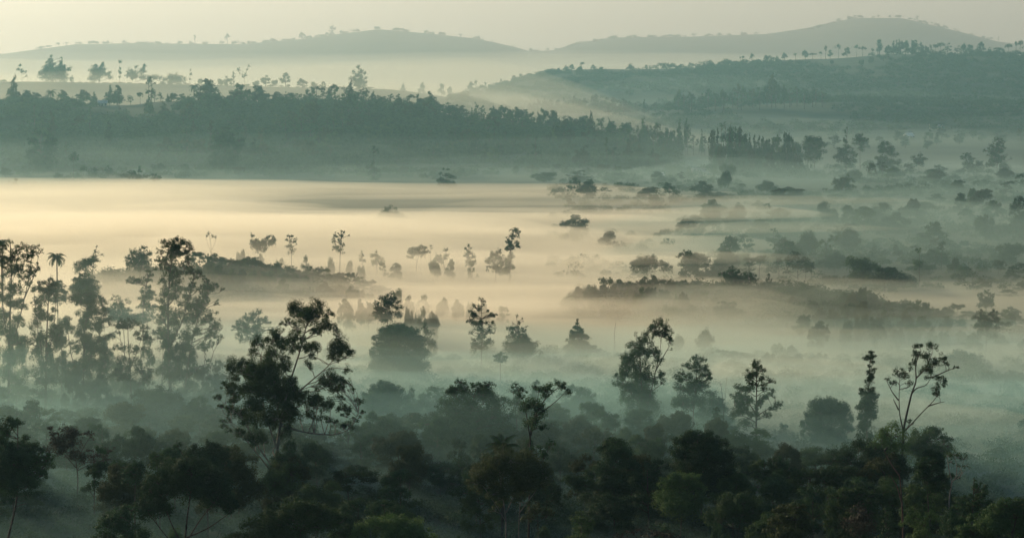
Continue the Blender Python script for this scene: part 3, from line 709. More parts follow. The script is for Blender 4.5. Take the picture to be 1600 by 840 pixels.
PT("columnar_tree", "slim dark upright bush at the bottom edge beside the bare reddish trunk", "tree", 440, 1386, [(1384, 797, 7, 6), (1390, 805, 9, 8), (1380, 810, 9, 8), (1388, 820, 13, 10), (1385, 835, 15, 12)], col='dark', dense=True)
PT("shrub", "light green rounded bush at the bottom edge left of the dark pointed tree", "shrub", 446, 1435, [(1428, 810, 13, 6), (1442, 812, 10, 6), (1455, 805, 8, 6), (1418, 820, 12, 8), (1440, 825, 16, 9), (1460, 815, 10, 8), (1445, 838, 22, 10)], col='light', fill=1.1)
PT("broadleaf_tree", "green tree standing right behind the bare reddish trunk with the perched bird", "tree", 520, 1435, [(1425, 765, 14, 10), (1442, 770, 18, 12), (1460, 780, 18, 12), (1425, 785, 20, 13), (1448, 798, 26, 14), (1420, 805, 18, 14)], col='mid', dense=True)
PT("shrub", "green thicket under the wide flat layered tree", "shrub", 545, 1375, [(1380, 770, 18, 10), (1400, 775, 14, 10), (1370, 785, 20, 12), (1395, 790, 20, 12)], col='mid', fill=0.9)
PT("dome_tree", "grey hazy domed tree by the right edge behind the dark pointed tree", "tree", 690, 1530, [(1540, 716, 13, 7), (1525, 722, 16, 9), (1552, 728, 14, 10), (1535, 738, 30, 13), (1560, 745, 14, 12), (1515, 750, 20, 13), (1545, 758, 32, 15), (1570, 765, 10, 9), (1520, 775, 30, 14)], col='dark', dense=True)
bare_tree("bare_tree", "pale leafless tree in the mist by the right edge", 680, 1578, 700, 44, PALE_BARK, 4, spread=0.6, n0=5)
PT("broadleaf_tree", "leafy tree half cut off by the right edge above the pale leafless tree", "tree", 690, 1602, [(1600, 665, 9, 9), (1596, 680, 8, 9), (1604, 690, 12, 12), (1598, 705, 10, 10)], col='dark', fill=1.0)
PT("broadleaf_tree", "small tree with pointed top left of the wide hazy domed tree", "tree", 690, 1222, [(1225, 670, 7, 7), (1220, 680, 10, 8), (1230, 686, 11, 9), (1213, 692, 13, 9), (1225, 700, 22, 11), (1200, 702, 14, 10)], col='dark', fill=1.2)
PT("broadleaf_tree", "wide hazy domed tree with gaps under its crown, left of the narrow column tree", "tree", 680, 1292,
   [(1300, 629, 14, 6), (1288, 637, 22, 9), (1308, 640, 18, 9), (1272, 648, 16, 9), (1295, 651, 30, 10), (1322, 652, 12, 9), (1262, 660, 13, 8), (1284, 664, 22, 8), (1316, 664, 16, 8), (1330, 672, 9, 7), (1255, 668, 9, 6), (1290, 686, 22, 10), (1310, 690, 18, 10), (1268, 692, 14, 9), (1295, 705, 36, 12)], col='dark', fill=1.35)

# ------------------------------------------------------------------ the second row, greyer with mist
PT("broadleaf_tree", "big many crowned dark tree with pointed leafy tops in the middle of the picture", "tree", 650, 742,
   [(717, 597, 8, 3), (722, 605, 11, 7), (745, 601, 9, 3), (765, 603, 11, 4), (755, 612, 16, 7), (705, 615, 12, 8), (728, 622, 22, 11), (760, 626, 22, 10), (785, 632, 16, 9), (693, 632, 13, 9), (712, 645, 24, 12), (745, 648, 26, 13), (775, 652, 22, 12), (690, 658, 16, 11), (720, 670, 26, 13), (752, 680, 26, 13), (782, 672, 18, 12), (700, 690, 20, 11), (664, 664, 11, 6), (672, 680, 10, 7), (735, 705, 28, 12), (797, 655, 12, 10)], col='dark', fill=0.95)
PT("broadleaf_tree", "leafy dark branch tree peeping out behind the wispy forked top", "tree", 660, 808, [(802, 613, 10, 5), (812, 622, 10, 7), (806, 632, 13, 8), (815, 645, 14, 9)], col='dark', fill=0.8)
PT("dome_tree", "broad hazy round tree left of the big many crowned tree", "tree", 655, 615, [(612, 663, 22, 9), (595, 672, 18, 10), (630, 675, 18, 11), (612, 685, 34, 13), (580, 690, 20, 12), (643, 692, 14, 13), (610, 708, 42, 16), (590, 728, 48, 18), (630, 738, 36, 18), (575, 712, 22, 13)], col='dark', dense=True)
PT("dome_tree", "broad hazy tree between the tall airy eucalyptus and the hazy round tree", "tree", 670, 558, [(558, 683, 18, 9), (545, 693, 18, 10), (568, 695, 18, 10), (555, 710, 30, 14), (545, 730, 30, 15)], col='dark', dense=True)
PT("broadleaf_tree", "hazy open crowned tree under the left side of the big many crowned tree", "tree", 640, 665, [(650, 690, 12, 8), (672, 700, 16, 9), (655, 712, 20, 11), (685, 722, 22, 11), (660, 735, 28, 13), (690, 750, 24, 13)], col='dark', fill=0.8)
PT("dome_tree", "hazy domed tree right behind the top of the umbrella crowned tree", "tree", 640, 868, [(858, 690, 18, 9), (880, 697, 16, 9), (895, 706, 12, 8), (870, 710, 30, 13), (850, 722, 24, 13), (890, 726, 22, 12)], col='dark', dense=True)
PT("broadleaf_tree", "reddish hazy shrubby tree below the big many crowned tree", "tree", 610, 715, [(715, 760, 22, 10), (700, 775, 24, 12), (735, 778, 22, 11), (690, 792, 22, 13), (720, 795, 34, 14), (745, 800, 20, 12), (705, 815, 40, 14)], col='brown', fill=0.9)
PT("small_tree", "thin dark tree with ragged top in the gap below the big many crowned tree", "tree", 600, 715, [(716, 720, 9, 7), (722, 732, 12, 8), (710, 742, 14, 9), (725, 750, 14, 9)], col='dark', fill=0.8)
PT("dome_tree", "grey round tree standing leftmost in the row behind the hazy round trees", "tree", 715, 600, [(602, 600, 16, 7), (588, 608, 18, 9), (615, 611, 18, 10), (600, 622, 34, 12), (575, 622, 16, 11), (628, 628, 16, 12), (600, 642, 40, 14), (640, 642, 16, 10), (575, 645, 20, 13)], col='dark', fill=1.2, dense=True)
PT("dome_tree", "low grey domed tree right of the grey round tree, beside the big many crowned tree", "tree", 720, 675, [(680, 610, 16, 6), (665, 619, 16, 9), (690, 620, 13, 8), (672, 634, 26, 11), (650, 640, 18, 11), (685, 646, 20, 11)], col='dark', dense=True)
PT("small_tree", "slender pointed grey tree between the two grey round trees", "tree", 725, 644, [(644, 612, 5, 6), (642, 622, 8, 7), (646, 634, 11, 9)], col='dark', fill=1.2)
PT("dome_tree", "grey domed tree just behind the wispy forked top in the middle", "tree", 720, 838, [(838, 598, 6, 6), (836, 610, 11, 8), (842, 624, 20, 12), (828, 638, 22, 12)], col='dark', dense=True)
PT("dome_tree", "wide grey tree mass stepping down towards the tall misty eucalyptus pair", "tree", 725, 905, [(895, 608, 16, 7), (912, 614, 14, 9), (925, 620, 8, 8), (880, 618, 14, 9), (905, 630, 28, 12), (932, 640, 14, 11), (885, 640, 22, 13), (920, 655, 26, 13), (948, 662, 18, 11), (895, 662, 34, 15)], col='dark', dense=True)
PT("eucalyptus_tree", "tallest misty eucalyptus with a separate topmost tuft right of centre", "tree", 695, 1003,
   [(1028, 505, 10, 6), (1038, 511, 10, 7), (1022, 515, 12, 7), (1042, 520, 9, 7), (1030, 524, 14, 6), (1048, 535, 5, 7), (1050, 545, 3, 4), (1000, 532, 12, 8), (1012, 540, 12, 8), (990, 543, 12, 8), (998, 555, 18, 9), (978, 560, 12, 8), (1020, 556, 13, 9), (1028, 565, 10, 8), (985, 573, 16, 8), (1010, 575, 15, 9), (965, 592, 8, 8), (962, 602, 7, 7), (975, 590, 9, 6), (998, 592, 16, 9), (1015, 600, 14, 10), (985, 610, 18, 11), (1005, 622, 22, 13), (1036, 598, 7, 6), (980, 632, 16, 11), (1015, 642, 20, 13), (995, 655, 26, 13)],
   stems=[[(1003, 760), (1002, 680), (1003, 610), (1000, 570), (1000, 540)], [(1010, 640), (1022, 590), (1030, 555), (1034, 520)], [(1024, 580), (1040, 550), (1048, 537)], [(1002, 640), (985, 600), (970, 590)]], col='dark', fill=0.8)
PT("eucalyptus_tree", "shorter misty eucalyptus with dotted tufts right of the tallest misty one", "tree", 700, 1082,
   [(1090, 560, 10, 4), (1082, 566, 8, 6), (1100, 564, 6, 4), (1072, 574, 9, 7), (1090, 578, 13, 7), (1104, 574, 5, 4), (1110, 584, 4, 3), (1100, 588, 11, 8), (1058, 592, 9, 6), (1072, 594, 11, 8), (1112, 592, 4, 3), (1088, 600, 15, 9), (1060, 606, 8, 7), (1076, 615, 16, 9), (1098, 610, 11, 8), (1085, 632, 22, 11), (1062, 632, 14, 10)], col='dark', fill=0.8)
PT("eucalyptus_tree", "misty tree with a straight dark trunk and spaced branches, left of the hazy dome", "tree", 660, 1181,
   [(1182, 567, 7, 5), (1180, 575, 8, 6), (1188, 580, 9, 6), (1168, 584, 7, 5), (1176, 590, 12, 6), (1195, 592, 9, 5), (1205, 597, 7, 4), (1190, 602, 9, 5), (1172, 605, 11, 6), (1152, 606, 6, 6), (1160, 612, 11, 7), (1205, 618, 8, 5), (1192, 622, 8, 4), (1150, 622, 10, 7), (1166, 626, 15, 8), (1186, 634, 9, 5), (1216, 634, 9, 6), (1206, 640, 9, 5), (1158, 640, 14, 8), (1176, 650, 13, 7), (1145, 650, 10, 8), (1200, 650, 8, 5), (1165, 664, 16, 8)],
   stems=[[(1181, 760), (1181, 690), (1182, 640), (1182, 600), (1182, 568)], [(1182, 650), (1198, 640), (1216, 634)], [(1181, 645), (1165, 622), (1150, 608)], [(1182, 660), (1165, 650), (1146, 648)]], col='dark', fill=0.8, rad=0.36)
PT("dome_tree", "low grey domed tree between the dotted eucalyptus and the straight trunked tree", "tree", 705, 1112, [(1108, 617, 15, 8), (1122, 625, 12, 8), (1110, 632, 22, 10), (1128, 642, 14, 10), (1105, 648, 24, 12), (1130, 660, 24, 12)], col='dark', dense=True)
PT("small_tree", "small round headed grey tree at the foot of the straight trunked tree", "tree", 670, 1119, [(1119, 641, 8, 6), (1120, 652, 10, 8), (1124, 664, 18, 10), (1140, 672, 18, 10)], col='dark', dense=True)
PT("dead_tree", "two thin leafless poles sticking up left of the straight trunked tree", "tree", 690, 1131, [], stems=[[(1131, 680), (1131, 650), (1129, 620), (1126, 598)], [(1131, 650), (1133, 620), (1135, 588)]], rad=0.16, limbs=False)
PT("dead_tree", "single thin leafless pole standing alone in the mist", "tree", 880, 961, [], stems=[[(961, 575), (961, 545), (960, 520), (962, 504)]], rad=0.16, limbs=False)

# ------------------------------------------------------------------ the tall eucalyptus stand at the left
PT("eucalyptus_tree", "tallest eucalyptus of the misty stand, with a narrow cloud like crown and a side limb", "tree", 745, 270,
   [(262, 380, 13, 6), (280, 377, 11, 5), (292, 382, 8, 5), (298, 390, 5, 5), (250, 395, 7, 5), (270, 393, 12, 7), (286, 400, 8, 7), (292, 408, 6, 6), (264, 408, 13, 6), (246, 406, 5, 4), (248, 420, 8, 7), (268, 424, 14, 8), (284, 420, 9, 7), (300, 426, 12, 6), (312, 427, 6, 4), (304, 436, 8, 4), (256, 440, 11, 6), (276, 442, 14, 7), (322, 440, 8, 5), (335, 446, 7, 4), (347, 453, 6, 3), (326, 452, 12, 6), (312, 458, 9, 6), (294, 456, 9, 6), (258, 457, 9, 6), (274, 466, 14, 8), (338, 476, 6, 3), (320, 470, 10, 5), (306, 478, 9, 6), (252, 470, 9, 5), (290, 484, 16, 9), (316, 486, 16, 8), (258, 486, 11, 7), (272, 498, 14, 8), (300, 502, 20, 9), (326, 504, 13, 7), (342, 509, 7, 6), (252, 505, 11, 7), (342, 530, 7, 5), (330, 522, 11, 6), (248, 522, 12, 7), (272, 520, 14, 8), (300, 525, 18, 9), (256, 542, 14, 7), (286, 548, 18, 9), (318, 545, 12, 7), (270, 565, 14, 8), (296, 568, 15, 8), (330, 572, 6, 3), (315, 582, 11, 6), (284, 590, 14, 8), (262, 598, 14, 9), (300, 604, 14, 7), (280, 618, 16, 9)],
   stems=[[(272, 720), (268, 640), (264, 560), (262, 480), (266, 420), (272, 385)], [(285, 650), (290, 600), (298, 540), (312, 490), (328, 450)], [(292, 590), (312, 572), (330, 566)], [(266, 540), (284, 505), (300, 450), (304, 428)], [(272, 660), (292, 640), (312, 612), (325, 590)]], col='dark', fill=0.85, rad=0.6, full=2.0)
PT("eucalyptus_tree", "misty eucalyptus second in height in the stand, rounded crown between two taller neighbours", "tree", 738, 131,
   [(124, 461, 12, 5), (140, 459, 12, 5), (114, 468, 8, 6), (130, 470, 16, 6), (150, 466, 10, 6), (160, 476, 8, 7), (142, 478, 12, 7), (165, 488, 7, 7), (128, 492, 11, 6), (146, 495, 13, 7), (172, 500, 6, 5), (158, 503, 9, 6), (132, 508, 13, 7), (104, 506, 8, 7), (112, 518, 9, 6), (150, 516, 15, 7), (172, 526, 8, 6), (130, 525, 13, 7), (156, 534, 11, 7), (140, 545, 18, 9), (116, 548, 10, 7), (165, 552, 12, 7), (136, 565, 18, 9), (106, 574, 11, 8), (160, 575, 14, 8), (128, 588, 18, 9), (100, 594, 12, 7), (158, 598, 14, 8), (130, 612, 20, 9)],
   stems=[[(130, 730), (131, 650), (130, 570), (133, 510), (138, 465)], [(130, 600), (112, 560), (106, 512)], [(131, 580), (150, 540), (165, 495)], [(130, 640), (150, 610), (165, 580)]], col='dark', fill=0.95, rad=0.45, full=2.0)
PT("eucalyptus_tree", "misty ragged eucalyptus right beside the one cut by the left edge", "tree", 730, 72,
   [(79, 437, 5, 5), (72, 446, 9, 6), (86, 448, 7, 6), (60, 452, 11, 7), (76, 458, 12, 7), (44, 446, 8, 6), (88, 462, 6, 5), (68, 470, 14, 7), (84, 486, 9, 5), (60, 488, 12, 7), (74, 500, 14, 8), (94, 524, 6, 5), (88, 512, 8, 6), (56, 512, 12, 8), (70, 528, 15, 8), (48, 536, 9, 6), (78, 548, 13, 7), (58, 556, 13, 8), (70, 574, 14, 8), (50, 585, 12, 8), (76, 598, 14, 8), (60, 615, 15, 8)],
   stems=[[(70, 720), (71, 640), (72, 560), (74, 500), (77, 440)], [(72, 580), (60, 530), (52, 455)], [(72, 560), (84, 520), (88, 465)]], col='dark', fill=0.85)
PT("eucalyptus_tree", "misty eucalyptus with a dotted top, cut by the left edge of the view", "tree", 735, 14,
   [(4, 384, 9, 4), (16, 379, 6, 4), (0, 394, 8, 5), (32, 386, 9, 5), (48, 388, 9, 5), (60, 384, 4, 2.5), (64, 393, 4, 4), (54, 396, 6, 4), (22, 400, 12, 6), (42, 404, 10, 6), (8, 412, 13, 7), (28, 418, 12, 7), (46, 420, 8, 5), (60, 416, 3, 4), (62, 422, 3, 4), (50, 430, 7, 4), (12, 432, 14, 7), (34, 436, 10, 6), (4, 450, 14, 8), (24, 455, 14, 8), (12, 474, 16, 8), (32, 480, 12, 7), (4, 495, 14, 9), (26, 505, 14, 9), (10, 525, 16, 9), (32, 535, 13, 7), (6, 550, 14, 8), (24, 565, 15, 9), (8, 588, 15, 9), (28, 600, 14, 8)],
   stems=[[(12, 720), (13, 640), (14, 560), (16, 480), (18, 420), (16, 382)], [(14, 560), (30, 500), (44, 440), (50, 392)], [(36, 470), (52, 435), (60, 415)], [(14, 540), (4, 480), (2, 390)]], col='dark', fill=0.85, rad=0.5, full=2.0)
PT("umbrella_tree", "misty flat tiered tree with thin fanning limbs in front of the tallest eucalyptus", "tree", 732, 205,
   [(190, 504, 9, 4), (204, 502, 9, 4), (214, 508, 8, 5), (182, 510, 7, 4), (196, 512, 14, 5), (226, 513, 9, 4), (218, 530, 9, 3), (234, 528, 7, 3), (176, 525, 7, 3), (186, 545, 12, 5), (206, 548, 13, 5), (224, 545, 9, 4), (192, 566, 15, 6), (214, 570, 13, 5), (236, 580, 9, 4), (200, 590, 16, 6), (228, 598, 12, 5), (182, 588, 11, 6)],
   stems=[[(207, 720), (206, 640), (203, 570), (200, 530), (200, 505)], [(203, 580), (190, 540), (184, 510)], [(204, 575), (216, 545), (225, 515)], [(206, 620), (222, 595), (236, 582)]], col='dark', fill=0.9, rad=0.28)
PT("eucalyptus_tree", "grey slim tree filling the gap between the rounded crown and the ragged eucalyptus", "tree", 760, 100, [(96, 542, 9, 6), (104, 555, 10, 6), (92, 562, 9, 6), (100, 578, 12, 7), (92, 595, 12, 8), (104, 610, 12, 8)], col='dark', fill=0.8)
PT("broadleaf_tree", "smoky grey brown tree with bent limbs in the misty clearing on the left", "tree", 600, 120,
   [(78, 671, 6, 4), (80, 668, 4, 3), (104, 672, 12, 6), (118, 676, 10, 6), (108, 684, 18, 8), (92, 690, 14, 8), (142, 678, 7, 3), (146, 686, 5, 3), (118, 696, 13, 8), (80, 700, 16, 8), (102, 705, 18, 9), (178, 701, 5, 3), (166, 706, 8, 4), (158, 713, 12, 6), (168, 722, 8, 5), (122, 718, 16, 8), (140, 722, 12, 6)],
   stems=[[(122, 800), (122, 745), (118, 715), (110, 685)], [(121, 735), (140, 725), (165, 708)], [(120, 720), (132, 695), (142, 680)], [(119, 730), (95, 705), (80, 675)]], col='brown', fill=0.7, rad=0.25)
PT("dome_tree", "pale misty round tree behind the smoky grey brown tree", "tree", 680, 150, [(138, 662, 18, 8), (158, 668, 16, 9), (148, 680, 32, 12), (172, 688, 16, 11), (145, 700, 40, 14)], col='dark', dense=True)
PT("broadleaf_tree", "misty pair topped tree above the dark tiered tree at the left edge", "tree", 670, 48, [(50, 632, 13, 5), (42, 640, 8, 6), (56, 642, 8, 7), (48, 652, 12, 7), (60, 662, 8, 7), (8, 642, 14, 6), (22, 648, 12, 6), (10, 656, 18, 7), (36, 662, 14, 8)], col='dark', fill=1.0)
PT("dome_tree", "wide pale misty tree mass at the foot of the tallest eucalyptus", "tree", 705, 250, [(225, 618, 22, 10), (250, 612, 20, 9), (270, 622, 22, 11), (240, 635, 36, 14), (285, 640, 28, 13), (310, 652, 22, 11), (262, 655, 44, 15), (225, 650, 24, 13), (320, 670, 20, 12)], col='dark', dense=True)
PT("dome_tree", "wide pale misty tree mass right of the foot of the tallest eucalyptus", "tree", 720, 330, [(325, 620, 16, 8), (340, 612, 14, 7), (330, 635, 24, 11), (350, 630, 14, 9), (315, 645, 22, 11)], col='dark', dense=True)
PT("eucalyptus_tree", "pale misty tree with loose tufts behind the tall airy eucalyptus", "tree", 790, 390,
   [(393, 492, 7, 4), (404, 490, 8, 5), (384, 498, 8, 5), (375, 503, 8, 5), (396, 503, 13, 6), (412, 500, 8, 5), (368, 512, 8, 6), (384, 515, 13, 7), (402, 518, 12, 7), (423, 505, 4, 3), (422, 516, 5, 4), (434, 512, 4, 2), (390, 530, 14, 7), (375, 526, 8, 6), (405, 535, 9, 6)], col='dark', fill=0.8)
PT("broadleaf_tree", "pale misty tree low behind the left limbs of the tall airy eucalyptus", "tree", 740, 345, [(340, 592, 14, 7), (328, 600, 14, 8), (350, 602, 14, 8), (335, 612, 22, 10)], col='dark', fill=0.9)
# ------------------------------------------------------------------ trees standing out of the valley mist
PT("eucalyptus_tree", "lone tall eucalyptus leaning over a bushy mate, alone in the bright mist", "tree", 1120, 796,
   [(803, 360, 7, 3.5), (809, 364, 5, 4), (800, 370, 6, 4), (793, 378, 6, 5), (800, 382, 7, 4), (808, 380, 5, 3), (796, 390, 8, 4), (812, 387, 4, 3), (809, 383, 4, 3), (798, 400, 6, 5), (795, 410, 7, 5), (799, 420, 6, 5), (792, 428, 7, 5)],
   stems=[[(797, 445), (797, 420), (797, 400), (799, 380), (803, 360)], [(798, 392), (806, 384), (813, 388)]], col='dark', fill=1.2)
PT("broadleaf_tree", "bushy tree pressed against the lone leaning eucalyptus in the bright mist", "tree", 1122, 774,
   [(778, 396, 8, 4), (768, 402, 8, 5), (784, 403, 8, 5), (774, 408, 14, 5), (760, 411, 6, 4), (786, 414, 7, 5), (770, 420, 10, 5), (783, 426, 8, 5)], col='dark', fill=1.1)
PT("broadleaf_tree", "oval tufted tree above the big smooth dome in the mist", "tree", 880, 606,
   [(612, 460, 6, 3), (608, 466, 7, 4), (598, 468, 8, 5), (618, 470, 8, 5), (590, 476, 7, 5), (606, 478, 12, 6), (625, 472, 4, 3), (622, 482, 8, 6), (598, 487, 12, 6), (588, 490, 8, 5), (612, 492, 12, 6), (624, 493, 6, 6), (602, 500, 16, 6)], col='dark', fill=1.0)
PT("dome_tree", "big smooth round domed tree standing in the mist left of the middle", "tree", 810, 623,
   [(622, 511, 20, 6), (605, 517, 16, 8), (642, 518, 16, 8), (623, 525, 34, 11), (592, 530, 16, 9), (655, 532, 14, 10), (622, 543, 42, 14), (590, 550, 16, 13), (660, 552, 14, 14), (622, 566, 44, 16), (588, 575, 18, 14), (660, 575, 16, 14), (622, 590, 46, 16)], col='dark', dense=True, fill=1.3, deep=0.9)
PT("columnar_tree", "small grey pointed tree leaning on the right side of the big smooth dome", "tree", 850, 668, [(664, 505, 5, 3), (664, 513, 7, 6), (671, 521, 9, 7), (668, 533, 13, 8), (677, 543, 10, 9), (670, 552, 14, 9)], col='dark', dense=True)
PT("eucalyptus_tree", "misty open eucalyptus with separate tufts right of the big smooth dome", "tree", 835, 752,
   [(752, 471, 6, 4), (755, 476, 5, 3), (742, 480, 7, 4), (750, 485, 6, 4), (737, 489, 6, 5), (742, 494, 6, 5), (763, 486, 5, 3), (773, 493, 6, 3), (766, 490, 5, 3), (733, 503, 7, 4), (742, 507, 8, 5), (755, 505, 8, 5), (768, 510, 6, 5), (748, 516, 10, 5), (772, 520, 4, 3), (762, 522, 8, 5), (735, 520, 4, 3), (752, 530, 11, 6), (738, 534, 7, 5), (765, 536, 8, 5), (750, 545, 14, 6)], col='dark', fill=0.85)
PT("broadleaf_tree", "misty tree with thin dotted twigs on top, right of the open eucalyptus", "tree", 840, 808,
   [(807, 494, 3, 2.5), (816, 498, 3, 2), (800, 505, 5, 3), (812, 506, 4, 3), (823, 510, 5, 3), (797, 514, 6, 4), (806, 517, 8, 5), (818, 518, 6, 4), (798, 526, 9, 5), (812, 530, 14, 6), (800, 540, 16, 7), (824, 538, 13, 6), (832, 546, 14, 7), (812, 552, 26, 8)], col='dark', fill=1.0)
PT("dome_tree", "bell shaped tree with a small knob on top, alone in the bright mist", "tree", 865, 904,
   [(902, 499, 3, 3), (902, 505, 5, 4), (901, 512, 9, 5), (908, 516, 8, 5), (896, 520, 9, 6), (904, 525, 17, 7), (915, 528, 8, 8), (892, 533, 10, 7), (905, 538, 20, 8), (922, 543, 13, 5), (935, 547, 8, 4), (885, 545, 11, 5), (905, 549, 28, 6)], col='dark', dense=True, fill=1.3)
PT("shrub", "low dark bushy clump in the mist right of the bell shaped tree", "shrub", 850, 985, [(990, 545, 8, 4), (978, 552, 10, 4), (962, 558, 9, 4), (945, 565, 9, 4), (995, 553, 8, 5), (970, 565, 16, 5)], col='dark', fill=1.0)
PT("shrub", "small round bush in the mist between the open eucalyptus and the dotted tree", "shrub", 800, 782, [(783, 552, 7, 4), (776, 557, 7, 4), (788, 558, 8, 4), (782, 563, 13, 5)], col='dark', dense=True)
# behind the left stand
palm("palm_tree", "pale misty palm with arching fronds behind the left stand of eucalyptus", 930, 90, 396, 19, 'mid', 18, 0.45)
palm("palm_tree", "pale misty palm half hidden behind the eucalyptus at the left edge", 940, 4, 374, 14, 'mid', 18, 0.45)
PT("dome_tree", "smooth misty dome shaped tree behind the rounded eucalyptus of the left stand", "tree", 880, 132, [(132, 431, 13, 5), (122, 438, 12, 6), (143, 439, 11, 7), (132, 446, 24, 8), (150, 450, 9, 8), (114, 450, 9, 8), (132, 460, 28, 10)], col='dark', dense=True, fill=1.3)
PT("dome_tree", "darker misty domed tree left of the smooth misty dome, behind the ragged eucalyptus", "tree", 850, 90, [(88, 440, 10, 4), (82, 446, 11, 5), (96, 448, 8, 6), (90, 456, 18, 7), (104, 458, 7, 6), (92, 470, 20, 9)], col='dark', dense=True)
PT("broadleaf_tree", "very pale tree with one thin raised top, behind the smooth misty dome", "tree", 985, 145, [(151, 386, 3, 3), (150, 394, 4, 4), (160, 398, 4, 2), (148, 403, 6, 4), (136, 408, 9, 4), (125, 412, 8, 4), (142, 414, 14, 5), (132, 422, 18, 6)], col='dark', fill=0.9)
PT("broadleaf_tree", "very pale bushy tree left of the tallest eucalyptus of the stand", "tree", 990, 216, [(226, 388, 6, 4), (218, 394, 6, 4), (207, 397, 8, 5), (228, 398, 9, 5), (200, 405, 7, 5), (216, 407, 14, 6), (232, 410, 7, 5), (208, 417, 16, 6), (226, 420, 12, 6)], col='dark', fill=0.9)
PT("umbrella_tree", "misty flat topped tree just left of the tallest eucalyptus of the stand", "tree", 860, 224, [(232, 424, 7, 3), (236, 430, 6, 3), (208, 438, 9, 3), (218, 441, 9, 4), (230, 440, 9, 3), (203, 442, 6, 2), (225, 433, 5, 3)], col='dark', fill=0.9)
PT("columnar_tree", "misty upright bushy tree hidden behind the tallest eucalyptus of the stand", "tree", 865, 230, [(229, 450, 9, 5), (222, 456, 7, 6), (236, 458, 9, 8), (228, 466, 14, 8), (226, 478, 14, 9), (238, 482, 12, 9), (230, 494, 16, 9)], col='dark', dense=True)
PT("broadleaf_tree", "misty rounded tree mass filling the gap left of the tallest eucalyptus", "tree", 830, 195, [(182, 477, 14, 5), (172, 484, 10, 6), (196, 484, 12, 6), (186, 490, 22, 7), (212, 494, 13, 6), (226, 500, 12, 6), (200, 500, 26, 8), (175, 500, 16, 8)], col='dark', dense=True)
PT("small_tree", "tiny pale feathery tree in the gap above the misty rounded tree mass", "tree", 900, 181, [(181, 464, 6, 3), (176, 468, 6, 3), (186, 469, 7, 3), (200, 472, 8, 2)], col='dark', fill=0.9)
# far side of the wooded hump
PT("eucalyptus_tree", "very pale pair of thin bare topped trees above the wooded hump", "tree", 1130, 331, [(327, 365, 5, 2.5), (331, 368, 3, 2), (322, 369, 3, 2), (338, 371, 3, 3)], stems=[[(330, 400), (330, 385), (327, 366)], [(331, 390), (336, 380), (338, 371)], [(330, 395), (324, 380), (322, 369)]], fill=0.8, rad=0.14)
PT("broadleaf_tree", "pale misty tree with two rounded heads above the wooded hump", "tree", 1135, 410, [(394, 370, 4, 4), (391, 376, 5, 3), (399, 378, 7, 3), (408, 381, 7, 3), (418, 371, 6, 3), (414, 376, 6, 3), (427, 376, 6, 4), (420, 381, 10, 4), (405, 388, 14, 4)], fill=1.1)
PT("broadleaf_tree", "pale misty tree with a single rounded head, next after the two headed one", "tree", 1135, 455, [(453, 370, 6, 3), (461, 373, 5, 3), (449, 376, 5, 3), (457, 378, 7, 3), (463, 381, 3, 2), (452, 386, 6, 4), (456, 394, 7, 4)], fill=1.1)
PT("eucalyptus_tree", "pale misty tree with thin side tufts and a dark top, beyond the wooded hump", "tree", 1125, 531, [(534, 361, 4, 2.2), (538, 363, 3, 2), (545, 368, 4, 2), (524, 369, 4, 4), (533, 370, 4, 3), (522, 377, 4, 4), (531, 377, 4, 3), (535, 384, 5, 4), (524, 388, 6, 4), (532, 394, 7, 4)], fill=1.0)
PT("small_tree", "ghostly small pointed tree in thick mist, beside the tree with thin side tufts", "tree", 1150, 566, [(566, 395, 4, 3), (565, 401, 5, 4), (567, 408, 6, 4)], fill=1.0)
PT("small_tree", "ghostly low tree in thick mist, between the small pointed tree and the flat headed one", "tree", 1150, 589, [(588, 394, 4, 3), (585, 401, 7, 4), (594, 405, 7, 4), (589, 412, 12, 4)], fill=1.0)
PT("umbrella_tree", "pale flat headed tree in the bright mist left of the lone leaning eucalyptus", "tree", 1155, 650, [(650, 390, 9, 3), (659, 389, 8, 3), (642, 394, 8, 3), (664, 394, 7, 3), (652, 397, 13, 4), (640, 402, 7, 3)], fill=1.0)
PT("small_tree", "pale thin tree with a dark tip between the flat headed tree and the leaning eucalyptus", "tree", 1150, 696, [(697, 392, 4, 4), (698, 399, 4, 3), (684, 402, 6, 4), (694, 405, 6, 4), (686, 409, 9, 4)], fill=1.0)
PT("small_tree", "pale tiny tuft topped tree beside the flat headed tree", "tree", 1165, 673, [(673, 384, 3, 1.8), (675, 388, 2, 1.5), (671, 393, 3, 2)], fill=1.0)
PT("eucalyptus_tree", "pale drooping topped tree nearest the lone leaning eucalyptus", "tree", 1140, 733, [(732, 384, 5, 3), (728, 389, 4, 3), (737, 388, 4, 3), (734, 396, 6, 4), (729, 402, 6, 4), (738, 404, 6, 4), (733, 411, 10, 4)], fill=1.0)
